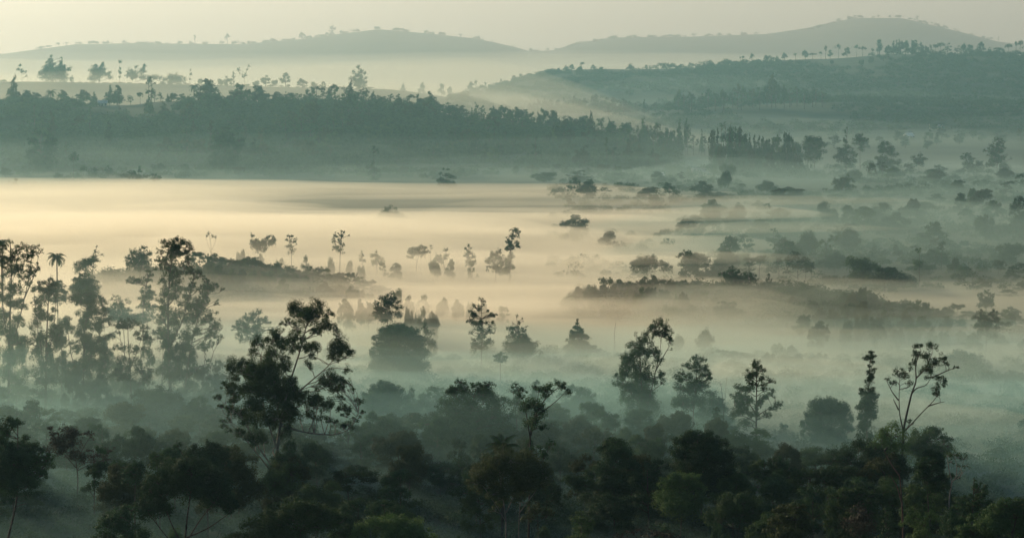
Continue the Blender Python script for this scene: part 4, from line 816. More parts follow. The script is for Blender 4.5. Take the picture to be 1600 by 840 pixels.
# right side of the mist
PT("umbrella_tree", "pale flat umbrella tree on a thin stem above the misty wooded swell", "tree", 1090, 1072, [(1072, 396, 8, 3), (1066, 398, 7, 2.5), (1080, 400, 8, 2.5), (1088, 404, 6, 1.8), (1058, 402, 5, 2), (1073, 402, 11, 3)], fill=1.1)
PT("broadleaf_tree", "pale misty tree mass left of the flat umbrella tree", "tree", 1100, 1010, [(1016, 404, 7, 3), (1004, 408, 8, 3), (1020, 409, 9, 4), (992, 412, 9, 3), (1010, 413, 16, 4), (1030, 415, 14, 4), (1000, 419, 22, 5), (1040, 420, 13, 4)], fill=1.0)
PT("umbrella_tree", "wide dark cedar like tree with flat tiers above the misty wooded swell", "tree", 1010, 1152, [(1142, 420, 6, 2.5), (1150, 421, 5, 2), (1128, 428, 7, 2.5), (1138, 428, 9, 3), (1156, 427, 8, 3), (1168, 430, 9, 3), (1176, 432, 6, 2), (1132, 434, 10, 2.5), (1150, 434, 12, 3), (1168, 437, 12, 3), (1184, 438, 5, 2), (1148, 441, 15, 3), (1175, 444, 8, 3)], fill=1.0)
PT("small_tree", "pale little cone tree in the mist right of the cedar like tree", "tree", 1030, 1202, [(1202, 430, 4, 3), (1202, 437, 6, 3), (1203, 443, 9, 4)], fill=1.1)
PT("shrub", "small dark flat crown floating in the mist, widest of the row of three", "shrub", 1130, 1186, [(1178, 405, 9, 3), (1190, 401, 7, 3), (1196, 402, 6, 3), (1185, 407, 14, 3)], dense=True, fill=1.2)
PT("shrub", "small dark crown in the middle of the row of three floating in the mist", "shrub", 1135, 1217, [(1215, 404, 6, 3), (1220, 408, 6, 3), (1214, 410, 9, 3)], dense=True, fill=1.2)
PT("shrub", "small grey mound like crown at the end of the row of three in the mist", "shrub", 1120, 1258, [(1261, 406, 6, 3), (1256, 410, 8, 4), (1265, 412, 9, 4), (1260, 416, 15, 4)], dense=True, fill=1.2)
PT("eucalyptus_tree", "misty open tufted tree alone between the mist bands toward the right", "tree", 1290, 1306, [(1308, 356, 4, 1.8), (1317, 357, 4, 1.8), (1302, 361, 5, 2.5), (1312, 363, 5, 2.5), (1298, 368, 5, 3), (1308, 370, 7, 3), (1321, 372, 4, 2), (1302, 377, 9, 3), (1314, 379, 9, 3)], fill=1.0)
PT("broadleaf_tree", "dark spreading pancake shaped tree above the mist in the middle distance", "tree", 1480, 612, [(611, 322, 5, 2.5), (606, 325, 7, 3), (617, 326, 6, 3), (598, 330, 6, 3), (600, 333, 9, 3), (613, 334, 13, 3), (626, 335, 6, 2), (605, 339, 18, 3), (592, 341, 9, 2), (637, 341, 6, 2.5), (622, 341, 16, 2.5)], fill=1.2, dense=True)
PT("umbrella_tree", "dark tree with a flat hat like top tier, at the foot of the ridge", "tree", 1800, 697, [(692, 264, 5, 1.6), (700, 265, 5, 1.8), (688, 271, 6, 2.5), (698, 275, 9, 3.5), (706, 277, 9, 2.5), (690, 282, 11, 4), (704, 285, 11, 4), (696, 292, 18, 4)], fill=1.3, dense=True)
PT("eucalyptus_tree", "thin stacked tree of separate round tufts at the foot of the long ridge", "tree", 1880, 585, [(584, 231, 5, 3), (586, 237, 6, 4), (584, 244, 4, 3), (583, 256, 5, 2), (580, 263, 9, 4), (588, 267, 8, 4), (583, 275, 11, 5), (585, 285, 12, 5)], fill=1.2)
PT("eucalyptus_tree", "large dim tree with slanting tiers on the face of the long ridge", "tree", 1935, 352, [(348, 201, 6, 2), (356, 202, 6, 2), (340, 209, 8, 2.5), (352, 211, 10, 3), (366, 212, 8, 2.5), (376, 219, 8, 2.5), (338, 219, 10, 3), (355, 222, 14, 3.5), (372, 229, 9, 3), (345, 231, 14, 4), (362, 238, 14, 4), (340, 245, 14, 4), (356, 252, 18, 4.5), (345, 261, 24, 5)], fill=1.3)
PT("broadleaf_tree", "large dim tree with two round heads low on the left end of the long ridge", "tree", 1930, 62, [(56, 202, 6, 3), (54, 208, 7, 4), (62, 207, 5, 4), (78, 214, 10, 4), (84, 219, 8, 4), (44, 217, 5, 4), (52, 223, 11, 5), (75, 226, 14, 5), (62, 236, 22, 6), (50, 246, 16, 6), (78, 248, 16, 6), (64, 258, 28, 6)], dense=True, fill=1.2)
PT("broadleaf_tree", "dark clump of a tree with a pointed tip at the left mist edge", "tree", 1800, 222, [(218, 261, 3, 4), (217, 268, 6, 4), (206, 270, 8, 4), (194, 275, 8, 4), (210, 276, 14, 4), (228, 276, 8, 4)], dense=True, fill=1.2)
PT("shrub", "low dark bush right of the pointed clump at the left mist edge", "shrub", 1800, 242, [(240, 274, 7, 3), (248, 277, 6, 3), (242, 280, 11, 4)], dense=True, fill=1.2)
PT("small_tree", "tiny dim tree nearest the left edge at the top of the mist", "tree", 1790, 25, [(25, 281, 4, 4), (24, 288, 6, 4)], dense=True)
PT("small_tree", "tiny dim pointed tree beside the left edge at the top of the mist", "tree", 1790, 14, [(14, 284, 2, 3), (14, 289, 3, 3)], dense=True)
for _px, _py, _rx, _ry, _l in [(115, 244, 10, 8, "dim round tree above the left mist edge, tallest of the row of four"), (130, 262, 8, 6, "dim round tree second in the row of four above the left mist edge"),
                               (148, 266, 5, 6, "dim little tree third in the row of four above the left mist edge"), (169, 265, 8, 7, "dim dome tree last in the row of four above the left mist edge")]:
    PT("dome_tree", _l, "tree", 1860, _px, [(_px, _py - _ry * .5, _rx * .6, _ry * .45), (_px - _rx * .4, _py, _rx * .6, _ry * .5), (_px + _rx * .4, _py, _rx * .6, _ry * .5), (_px, _py + _ry * .6, _rx, _ry * .5)], dense=True)
# line of trees at the foot of the right hillside
PT("umbrella_tree", "grey broad flat crowned tree first in the line at the foot of the right hillside", "tree", 1960, 1273, [(1272, 221, 14, 3), (1262, 226, 9, 3), (1282, 227, 10, 3), (1272, 230, 16, 4), (1264, 237, 12, 4), (1280, 238, 11, 4), (1272, 246, 16, 4)], fill=1.2)
PT("columnar_tree", "very thin pole like tree with stacked tufts in the line below the right hillside", "tree", 1965, 1322, [(1324, 200, 2.5, 1.8), (1321, 206, 3.5, 3), (1322, 213, 3, 3), (1321, 221, 4, 4), (1322, 230, 4, 5)], fill=1.2)
PT("broadleaf_tree", "dark bushy tree under the very thin pole like tree", "tree", 1945, 1322, [(1315, 234, 9, 4), (1328, 231, 8, 4), (1320, 240, 17, 5), (1334, 243, 8, 5), (1310, 246, 11, 5), (1325, 252, 18, 6)], dense=True, fill=1.2)
PT("broadleaf_tree", "grey rounded tree right behind the very thin pole like tree", "tree", 1985, 1344, [(1344, 214, 8, 3), (1338, 219, 7, 3), (1350, 221, 7, 4), (1343, 226, 11, 4), (1345, 235, 6, 4)], fill=1.2)
PT("broadleaf_tree", "dark tree widening downwards in the middle of the line below the right hillside", "tree", 1950, 1388, [(1385, 225, 11, 3), (1376, 230, 9, 4), (1392, 231, 8, 4), (1384, 238, 16, 5), (1398, 243, 9, 5), (1378, 248, 13, 5), (1396, 254, 16, 6), (1380, 260, 18, 5)], dense=True, fill=1.2)
PT("broadleaf_tree", "smaller tree right of the tree widening downwards", "tree", 1955, 1436, [(1438, 243, 6, 3), (1431, 248, 7, 4), (1442, 250, 7, 4), (1434, 256, 11, 5), (1420, 262, 9, 4)], fill=1.2)
PT("broadleaf_tree", "low bush like tree in the gap of the line below the right hillside", "tree", 1950, 1468, [(1466, 261, 8, 4), (1476, 264, 7, 3), (1468, 267, 12, 3)], dense=True, fill=1.2)
PT("dome_tree", "dark domed tree left of the tall tiered tree near the right edge", "tree", 1960, 1512, [(1511, 241, 7, 3), (1505, 247, 7, 5), (1518, 249, 7, 5), (1511, 256, 13, 6), (1530, 256, 9, 5), (1520, 264, 18, 5)], dense=True, fill=1.2)
PT("eucalyptus_tree", "tall dark tree of flat tiers over the mist near the right edge", "tree", 1960, 1558, [(1560, 219, 7, 2), (1554, 222, 5, 1.8), (1567, 224, 6, 1.8), (1548, 228, 5, 2), (1558, 229, 7, 2.5), (1567, 231, 6, 2.5), (1540, 235, 5, 1.6), (1552, 236, 8, 2.5), (1563, 238, 8, 3), (1554, 245, 9, 3), (1566, 247, 7, 3), (1558, 254, 11, 4), (1546, 259, 10, 4), (1566, 262, 10, 4), (1580, 248, 4, 1.5), (1574, 267, 9, 3)], fill=1.3)
PT("broadleaf_tree", "dark layered tree cut by the right edge above the misty flats", "tree", 1380, 1598, [(1594, 314, 10, 3), (1586, 320, 8, 3), (1600, 322, 10, 4), (1590, 328, 12, 4), (1583, 334, 7, 3), (1598, 336, 10, 5), (1592, 345, 14, 5)], fill=1.3)
PT("dome_tree", "dark rounded tree mass left of the layered tree at the right edge", "tree", 1370, 1545, [(1537, 344, 8, 3), (1530, 350, 9, 4), (1546, 350, 10, 4), (1538, 357, 18, 5), (1562, 354, 9, 4), (1575, 358, 13, 5), (1555, 362, 26, 5), (1590, 360, 14, 7)], dense=True, fill=1.2)
PT("dome_tree", "grey rounded tree alone on the misty flats near the right edge", "tree", 965, 1541, [(1541, 456, 8, 4), (1533, 461, 8, 5), (1549, 462, 7, 5), (1541, 468, 15, 6), (1542, 476, 17, 5)], dense=True, fill=1.2)
PT("dome_tree", "pale low rounded tree right of the grey rounded tree near the right edge", "tree", 950, 1580, [(1580, 482, 8, 4), (1572, 487, 8, 4), (1588, 488, 8, 5), (1580, 494, 16, 5)], dense=True, fill=1.2)
PT("broadleaf_tree", "dark ragged tree in front of the wooded rise near the right edge", "tree", 870, 1540, [(1533, 490, 8, 4), (1552, 491, 8, 5), (1525, 497, 7, 4), (1540, 500, 12, 6), (1560, 503, 6, 4), (1532, 510, 12, 6), (1550, 512, 11, 6), (1538, 522, 14, 6), (1524, 528, 10, 5), (1552, 528, 9, 5)], fill=1.0)
PT("dome_tree", "big hazy domed hill of a tree behind the forked pale limbed tree", "tree", 830, 1508, [(1500, 556, 22, 5), (1520, 562, 20, 6), (1485, 561, 16, 6), (1505, 570, 36, 8), (1535, 573, 16, 8), (1475, 575, 16, 8), (1510, 582, 42, 9), (1545, 586, 12, 7)], dense=True, fill=1.2)
PT("dome_tree", "hazy rounded tree by the right edge, lower neighbour of the big hazy domed tree", "tree", 810, 1580, [(1582, 585, 16, 5), (1568, 590, 14, 6), (1596, 591, 14, 6), (1580, 599, 28, 7), (1555, 602, 13, 5)], dense=True, fill=1.2)
PT("dome_tree", "faint low tree mound in the mist under the big hazy domed tree", "tree", 790, 1485, [(1480, 606, 13, 5), (1496, 612, 15, 5), (1515, 618, 16, 5), (1490, 620, 28, 6)], dense=True)
PT("umbrella_tree", "dark flat slanting crown floating in the mist above the straight trunked tree", "tree", 850, 1145, [(1122, 549, 8, 3), (1132, 549, 8, 3), (1148, 551, 9, 3), (1160, 554, 10, 3), (1172, 557, 10, 2.5), (1140, 555, 14, 3)], dense=True, fill=1.1)
PT("shrub", "long faint bank of bushes in the mist right of the slanting crown", "shrub", 845, 1230, [(1205, 562, 22, 5), (1240, 565, 24, 5), (1270, 570, 24, 5), (1305, 574, 20, 4), (1280, 558, 16, 4)], dense=True)
PT("shrub", "dark bush in the mist left of the narrow column tree", "shrub", 835, 1338, [(1332, 578, 8, 3), (1345, 572, 10, 4), (1340, 580, 16, 4), (1380, 573, 14, 4), (1365, 580, 20, 5), (1395, 578, 14, 4)], dense=True)
PT("broadleaf_tree", "faint round tree in the mist below the misty wooded swell", "tree", 940, 1135, [(1128, 474, 10, 4), (1145, 475, 10, 4), (1120, 481, 9, 4), (1136, 483, 18, 6), (1155, 487, 13, 5), (1130, 492, 20, 5)], dense=True)
PT("shrub", "faint dark bush at the lower rim of the wooded rise", "shrub", 890, 1390, [(1386, 518, 7, 4), (1396, 521, 7, 4), (1390, 527, 12, 5)], dense=True)
PT("broadleaf_tree", "dark low spreading tree at the left foot of the wooded rise", "tree", 930, 1232, [(1230, 489, 9, 4), (1220, 494, 10, 3), (1244, 495, 10, 3), (1232, 499, 20, 4)], dense=True)
# ------------------------------------------------------------------ trees of the ridges and slopes
rg = np.random.default_rng(9)
def pick(opts):
    k, p = zip(*opts); p = np.array(p) / sum(p)
    return k[int(rg.choice(len(k), p=p))]
BW = {'dome': 30, 'broad': 32, 'cone': 16, 'column': 11, 'tall': 20, 'bush': 22, 'lolly': 14, 'flat': 26}
# --- the wooded hump left of the middle
def crest_row(p0, p1, dist, tops, kinds, scale, label, group, tier, step=(.4, .7), jd=15, jt=3, wmin=.75):
    xs, ys = zip(*tops); p = p0
    while p < p1:
        k = pick(kinds); w = BW[k] * scale * rg.uniform(wmin, 1.3)
        far_tree(k, (np.interp(p, *dist) if isinstance(dist, tuple) else dist) + rg.uniform(-jd, jd), p, 25, w, label, group, tier, top=np.interp(p, xs, ys) + rg.uniform(-jt * .6, jt))
        p += w * rg.uniform(*step)
HUMP = [(300, 398), (330, 394), (350, 396), (400, 404), (440, 414), (470, 418), (482, 411), (505, 420), (560, 431), (600, 444), (640, 458), (700, 464), (760, 470), (800, 476)]
crest_row(300, 610, ([300, 600], [1045, 1060]), HUMP, [('dome', 3), ('broad', 3)], 1.2, "dark tree in the close canopy of the wooded hump rising from the mist", "trees of the wooded hump", 0, (.22, .4), 14, 5)
crest_row(290, 600, ([300, 600], [1010, 1030]), [(a, b + 17) for a, b in HUMP], [('dome', 3), ('bush', 2)], 1.1, "tree low on the near flank of the wooded hump, sinking into mist", "trees on the flank of the wooded hump", 0, (.45, .7), 15, 5)
crest_row(620, 800, ([600, 800], [985, 945]), HUMP, [('dome', 2), ('broad', 2), ('bush', 2)], .9, "faint tree trailing off the end of the wooded hump into mist", "faint trees past the wooded hump", 0, (.8, 1.2), 12, 5)
crest_row(540, 590, 930, [(530, 470), (548, 465), (590, 474)], [('dome', 1)], .9, "faint grey tree in the mist left of the oval tufted tree", "faint trees left of the oval tufted tree", 0, (.5, .8), 10, 3)
crest_row(640, 690, 900, [(640, 478), (690, 486)], [('dome', 1), ('bush', 1)], .8, "faint grey tree in the mist right of the oval tufted tree", "faint trees right of the oval tufted tree", 0, (.6, .9), 10, 3)
crest_row(375, 800, 1135, [(375, 392), (480, 396), (560, 408), (660, 402), (720, 408), (800, 410)], [('dome', 2), ('bush', 3), ('broad', 1)], .7, "ghostly low crown in the thick mist round the scattered trees", "ghostly crowns round the scattered trees", 0, (.9, 2.6), 25, 7)
# --- the misty wooded swell right of the middle, and the wooded rise beyond it
SW = [(880, 447), (920, 440), (950, 436), (985, 434), (1030, 432), (1060, 436), (1090, 434), (1120, 444), (1150, 446), (1200, 452), (1230, 447), (1250, 452), (1265, 462)]
crest_row(905, 1262, 1000, SW, [('dome', 3), ('broad', 2), ('bush', 2)], 1.0, "dark tree in the close row topping the misty wooded swell", "trees of the misty wooded swell", 0, (.3, .5), 12, 8)
crest_row(1000, 1270, 965, [(a, b + 15) for a, b in SW], [('dome', 3), ('bush', 2)], 1.1, "tree on the near side of the misty wooded swell", "trees on the near side of the wooded swell", 0, (.5, .8), 12, 5)
RI = [(1255, 470), (1280, 466), (1310, 462), (1325, 455), (1340, 450), (1360, 455), (1375, 463), (1400, 470), (1440, 474), (1470, 480), (1490, 474), (1510, 482), (1545, 486), (1600, 492), (1640, 495)]
crest_row(1262, 1620, 945, RI, [('dome', 3), ('broad', 3), ('bush', 1)], 1.0, "dark tree in the canopy along the top of the wooded rise", "trees of the wooded rise", 0, (.3, .5), 14, 7)
crest_row(1255, 1620, 905, [(a, b + 16) for a, b in RI], [('dome', 3), ('broad', 2), ('bush', 1)], 1.15, "tree on the near side of the wooded rise above the mist", "trees on the near side of the wooded rise", 0, (.5, .8), 14, 6)
crest_row(1280, 1620, 880, [(a, b + 34) for a, b in RI], [('dome', 2), ('bush', 2)], 1.1, "tree at the lower edge of the wooded rise, fading into mist", "trees at the foot of the wooded rise", 0, (.7, 1.1), 12, 6)
# --- faint crowns on the misty flats to the right
for px, py, d, w, k in [(1353, 322, 1500, 32, 'dome'), (1396, 326, 1500, 26, 'bush'), (1420, 318, 1510, 24, 'dome'), (1440, 326, 1505, 20, 'bush'), (1463, 302, 1620, 34, 'dome'), (1492, 312, 1600, 36, 'dome'), (1526, 308, 1620, 26, 'broad'), (1550, 316, 1600, 30, 'dome'),
                        (1215, 304, 1620, 36, 'dome'), (1245, 304, 1620, 34, 'dome'), (1275, 306, 1620, 34, 'dome'), (1185, 312, 1560, 24, 'dome'), (1366, 378, 1240, 16, 'cone'), (1402, 382, 1230, 20, 'dome'), (1430, 382, 1230, 26, 'broad'), (1460, 386, 1230, 24, 'dome'),
                        (1355, 400, 1180, 36, 'bush'), (1440, 412, 1150, 44, 'bush'), (1490, 402, 1150, 26, 'dome'), (1505, 416, 1130, 40, 'dome'), (1560, 404, 1150, 36, 'broad'), (1580, 420, 1120, 30, 'dome'), (1535, 434, 1090, 36, 'dome'), (1595, 440, 1080, 30, 'dome'), (1575, 452, 1060, 40, 'dome'),
                        (1120, 300, 1680, 30, 'bush'), (960, 268, 1850, 30, 'bush'), (850, 268, 1840, 40, 'bush'), (905, 272, 1830, 30, 'bush'), (1020, 396, 1180, 18, 'bush'), (1140, 396, 1170, 30, 'bush'), (1160, 394, 1170, 26, 'bush'),
                        (1075, 470, 950, 26, 'bush'), (1050, 474, 945, 30, 'bush'), (1215, 535, 870, 18, 'bush'), (1238, 538, 865, 20, 'bush'), (1100, 510, 880, 30, 'bush'), (1060, 520, 880, 26, 'bush')]:
    far_tree(k, d, px, 20, w, "faint half dissolved crown on the misty flats between mist bands", "faint crowns on the misty flats", 1, top=py)
# --- the long dark ridge: its skyline from the left
RD = 2238
def one(k, px, top, w, label, d=RD, tier=2): return far_tree(k, d, px, 25, w, label, None, tier, top=top)
one('broad', 16, 136, 30, "spreading layered tree nearest the left end of the long dark ridge")
one('dome', 56, 144, 26, "round headed tree left of the small palm on the long dark ridge")
palm("palm_tree", "small palm near the left end of the long dark ridge", RD, 79, 140, 12, 'dark', 14, 0.4)
one('column', 99, 141, 11, "slim upright tree right of the small palm on the long dark ridge")
one('bush', 112, 154, 12, "little bush between the slim upright tree and the round crown on the ridge")
one('dome', 131, 140, 30, "wide round crown left of the twin pointed trees on the long dark ridge")
one('cone', 147, 143, 12, "short pointed tree at the side of the wide round crown on the ridge")
one('cone', 171, 133, 17, "left one of the twin pointed trees on the long dark ridge")
one('cone', 183, 132, 22, "right and broader one of the twin pointed trees on the long dark ridge")
one('broad', 204, 147, 20, "leaning dark tree right of the twin pointed trees on the ridge")
one('lolly', 219, 145, 14, "small round headed tree beside the gap in the ridge skyline")
palm("palm_tree", "palm standing proud of the canopy on the long dark ridge", RD, 303, 132, 11, 'dark', 14, 0.4)
SKY1 = [(230, 158), (243, 142), (260, 143), (300, 148), (350, 145), (380, 142), (400, 143), (415, 139), (440, 145), (470, 142), (485, 134), (505, 136), (528, 132), (550, 136), (570, 140), (600, 147), (640, 148), (680, 158), (712, 160), (730, 168), (745, 160), (780, 165), (800, 172), (820, 168), (840, 172), (860, 168), (880, 176), (900, 182), (930, 180), (960, 188), (1000, 192), (1050, 202), (1066, 178), (1080, 206), (1098, 202), (1110, 216)]
crest_row(232, 1108, RD, SKY1, [('dome', 3), ('broad', 3), ('cone', 2.4), ('column', 1.0), ('tall', 1.0)], .82, "dark tree in the unbroken skyline of the long wooded ridge across the valley", "trees along the long dark ridge", 2, (.42, .7), 18, 5, .6)
# everything too close to count: the canopy that clothes the slopes, and the undergrowth between the near trees
def canopy(name, label, n, xr, yr, rad, L, keep, colm, seed, lift=(.3, 1.0)):
    rng = np.random.default_rng(seed)
    x = rng.uniform(*xr, n); y = rng.uniform(*yr, n)
    k = keep(x, y, rng); x, y = x[k], y[k]
    z = ground(x, y); r = rng.uniform(*rad, len(x))
    P, N = [], []
    m = int(2.4 * rad[1] ** 2 / (.25 * L * L))
    for i in range(len(x)):
        q = unit(rng, m) * (rng.uniform(.2, 1, (m, 1)) ** .5); q[:, 2] = np.abs(q[:, 2])
        c = np.array([x[i], y[i], z[i] + r[i] * rng.uniform(*lift) - .3])
        P.append(c + q * r[i] * np.array([1.15, 1.15, .9])); N.append(q + np.array([0, 0, .3]))
    V, Q = leaves_at(np.concatenate(P), np.concatenate(N), L, rng)
    return tag(link(name, mesh_from(name, V, [(Q, 0)]), LEAF[colm]), label, name, kind="stuff")
def on_screen(x, y, m=260): return np.abs(x * F / y) < 800 + m
canopy("woodland", "close dark woodland canopy clothing the face of the long ridge", 9000, (-560, 260), (1955, 2205), (3.0, 6.0), 1.4,
       lambda x, y, r: on_screen(x, y) & (ground(x, y) > 1.5) & (fbm(x / 70, y / 70, 5, 3) > .36 + .10 * (x < px2x(260, y))), 'dark', 1)
canopy("woodland", "canopy of trees and hedges patched over the right hillside", 6500, (-60, 640), (2420, 3470), (3.0, 6.0), 2.0,
       lambda x, y, r: on_screen(x, y) & (ground(x, y) > 1.0) & (fbm(x / 130, y / 90, 6, 4) > .44), 'dark', 2)
canopy("woodland", "close canopy of the wooded hump and swells standing out of the mist", 5200, (-150, 190), (870, 1110), (2.0, 4.0), .8,
       lambda x, y, r: on_screen(x, y) & (ground(x, y) > 1.8), 'dark', 3)
canopy("woodland", "dark hedges and thickets over the misty fields on the right of the valley", 5000, (0, 380), (1080, 1940), (1.5, 3.6), 1.0,
       lambda x, y, r: on_screen(x, y) & (800 + F * x / y > 860) & (fbm(x / 60, y / 35, 15, 3) > .52), 'dark', 5)
canopy("woodland", "ragged thickets along the foot of the long dark ridge", 2600, (-520, 280), (1870, 2010), (2.0, 4.5), 1.2,
       lambda x, y, r: on_screen(x, y) & (fbm(x / 45, y / 30, 23, 3) > .64 - .22 * sstep(1900, 2005, y)), 'dark', 6)
canopy("undergrowth", "dark undergrowth and bushes covering the ground between the near trees", 12000, (-205, 205), (425, 870), (1.1, 3.2), .55,
       lambda x, y, r: on_screen(x, y) & (r.uniform(size=len(x)) < np.clip((980 - y) / 260, .25, 1)) & ((y > 560) | (fbm(x / 22, y / 22, 19, 2) > .56)), 'dark', 4)
n = 0
while n < 150:
    p = rg.uniform(-20, 1190); d = rg.uniform(1965, 2215)
    x = px2x(p, d)
    if gz(x, d) < 1.2: continue
    if p < 260 and rg.uniform() < .5: continue
    k = pick([('dome', 4), ('broad', 3), ('cone', 1.2), ('tall', .7)])
    far_tree(k, d, p, rg.uniform(24, 38), BW[k] * rg.uniform(.9, 1.35), "dark tree merging into the wooded face of the long ridge", "trees on the face of the long ridge", 2)
    n += 1
n = 0
while n < 46:
    p = rg.uniform(-20, 1080); d = rg.uniform(1975, 2215); x = px2x(p, d)
    if gz(x, d) < 1.0: continue
    k = pick([('tall', 2), ('cone', 2), ('dome', 1)])
    far_tree(k, d, p, rg.uniform(36, 52), BW[k] * rg.uniform(1.0, 1.5), "taller dark tree standing out of the canopy on the face of the long ridge", "taller trees on the face of the long ridge", 2)
    n += 1
# row of trees on the flat ground before the ridge, right part
crest_row(1112, 1245, 1975, [(1112, 200), (1130, 192), (1150, 196), (1165, 205), (1190, 208), (1205, 222), (1222, 208), (1234, 206), (1245, 222)], [('dome', 2), ('cone', 2), ('column', 1), ('tall', 1)], .8, "dark tree in the clump at the right end of the long ridge", "trees in the clump ending the long ridge", 2, (.3, .5), 25, 6)
crest_row(1120, 1250, 1945, [(1112, 222), (1250, 240)], [('dome', 2), ('bush', 2)], .8, "low dark tree at the foot of the clump ending the long ridge", "low trees under the ridge end clump", 2, (.5, .8), 15, 6)
crest_row(-20, 1120, 1930, [(-20, 258), (560, 256), (800, 256), (1120, 256)], [('bush', 3), ('dome', 2)], .9, "low bush on the flat fields at the foot of the long ridge", "bushes at the foot of the long ridge", 2, (.5, 1.6), 30, 6)
# --- pale tree line far behind the ridge, on the left
L2 = 2830
PT("eucalyptus_tree", "pale forked tree with two heads far behind the left end of the dark ridge", "tree", L2, 35, [(32, 103, 5, 2.2), (28, 110, 5, 2.5), (34, 112, 6, 3), (41, 113, 4, 3.5), (40, 120, 4, 3)], fill=1.2)
PT("eucalyptus_tree", "pale tall tree with a double spired crown, tallest far behind the ridge on the left", "tree", L2, 82, [(79, 88, 4, 2), (80, 94, 5, 3), (74, 98, 5, 2.5), (82, 102, 8, 3.5), (97, 90, 4, 2), (95, 97, 5, 3), (98, 104, 6, 3), (108, 109, 6, 2.5), (75, 110, 12, 4), (95, 113, 14, 4), (66, 116, 9, 3.5), (84, 121, 22, 4)], fill=1.2)
PT("broadleaf_tree", "pale tree with one raised round head right of the double spired tree", "tree", L2, 155, [(160, 100, 4.5, 3), (161, 107, 6, 4), (149, 105, 6, 3), (142, 111, 6, 3), (152, 114, 11, 4), (166, 116, 8, 4), (174, 122, 5, 3), (155, 122, 16, 4)], fill=1.2)
PT("columnar_tree", "pale thin pole like tree of two tufts far behind the ridge", "tree", L2, 187, [(187, 98, 2.6, 4), (188, 108, 3, 3), (187, 114, 3.4, 4), (187, 121, 3.5, 3)], fill=1.2)
PT("broadleaf_tree", "pale broad tree with two round heads beside the pale thin pole like tree", "tree", L2, 212, [(213, 105, 4, 3), (226, 106, 5, 3.5), (222, 113, 6, 4), (205, 115, 9, 3), (200, 120, 7, 3), (214, 120, 12, 4), (228, 124, 8, 3)], fill=1.2)
PT("umbrella_tree", "pale flat headed tree right of the two headed pale tree", "tree", L2, 244, [(240, 120, 6, 2), (248, 121, 6, 2.2), (244, 124, 8, 2)], fill=1.2)
PT("broadleaf_tree", "pale long hedge like tree with a knob, far behind the ridge", "tree", L2, 273, [(265, 119, 2.5, 2.5), (262, 124, 8, 2.5), (275, 124, 9, 2.5), (285, 124, 5, 4), (272, 128, 16, 3)], fill=1.2)
PT("eucalyptus_tree", "pale little slim tree where the pale tree line thins out", "tree", L2, 297, [(297, 110, 2.6, 2.5), (298, 116, 3.5, 3), (297, 123, 2, 3)], fill=1.2)
PT("eucalyptus_tree", "pale thin forked tree over the ridge palm, with a bare leaning top", "tree", L2, 382, [(388, 104, 3.5, 2), (386, 110, 2.5, 2), (372, 109, 4, 3), (374, 115, 3, 2.5), (382, 120, 6, 3)], fill=1.0)
PT("broadleaf_tree", "tall pale round headed tree rising behind the middle of the dark ridge", "tree", 2760, 561, [(560, 108, 6, 3), (553, 113, 5, 3), (566, 114, 6, 3.5), (560, 120, 9, 4), (571, 123, 4, 3), (552, 124, 6, 3.5), (563, 128, 11, 4), (560, 135, 14, 4)], fill=1.2)
for px, top, w, k in [(5, 124, 16, 'dome'), (18, 127, 14, 'bush'), (112, 118, 10, 'dome'), (315, 122, 12, 'bush'), (330, 124, 10, 'bush'), (345, 121, 12, 'bush'), (355, 119, 18, 'dome'), (365, 112, 12, 'tall'), (400, 124, 12, 'bush'), (415, 118, 22, 'dome'), (430, 124, 12, 'bush'), (446, 113, 20, 'dome'), (472, 122, 22, 'dome'), (490, 126, 12, 'bush'), (505, 127, 12, 'dome'), (255, 126, 10, 'bush'), (235, 124, 10, 'bush')]:
    far_tree(k, L2 + rg.uniform(-15, 15), px, 20, w, "small pale tree in the far line behind the left half of the dark ridge", "pale trees behind the dark ridge", 3, top=top)
crest_row(-10, 640, L2 + 10, [(0, 129), (300, 130), (500, 134), (640, 140)], [('bush', 1)], .5, "pale low bush along the far line behind the dark ridge", "pale bushes behind the dark ridge", 3, (.9, 1.5), 15, 3)
# --- the right hill: crest trees
R3 = 3495
CR = [(630, 130, 18, 'broad'), (661, 128, 20, 'dome'), (690, 130, 15, 'dome'), (703, 134, 10, 'bush'), (737, 127, 18, 'dome'), (744, 125, 8, 'lolly'), (758, 128, 8, 'lolly'), (765, 131, 8, 'bush'), (783, 123, 5, 'lolly')]
for px, top, w, k in CR:
    far_tree(k, R3, px, 14, w, "lone tree on the low left tail of the bare crested right hill", "lone trees on the tail of the right hill", 3, top=top)
for px, top, w, k in [(803, 117, 14, 'dome'), (814, 115, 12, 'dome'), (826, 115, 10, 'flat'), (840, 114, 6, 'bush'), (852, 109, 8, 'dome'), (863, 107, 9, 'lolly'), (873, 106, 8, 'dome'), (884, 102, 12, 'dome'), (893, 100, 12, 'dome'), (909, 97, 11, 'lolly'), (927, 101, 11, 'dome'), (940, 104, 6, 'bush')]:
    far_tree(k, R3, px, 14, w, "small rounded tree in the row climbing the left shoulder of the right hill", "trees on the shoulder of the right hill", 3, top=top)
one('cone', 985, 99, 16, "low pointed tree alone on the bare crest of the right hill", R3, 3)
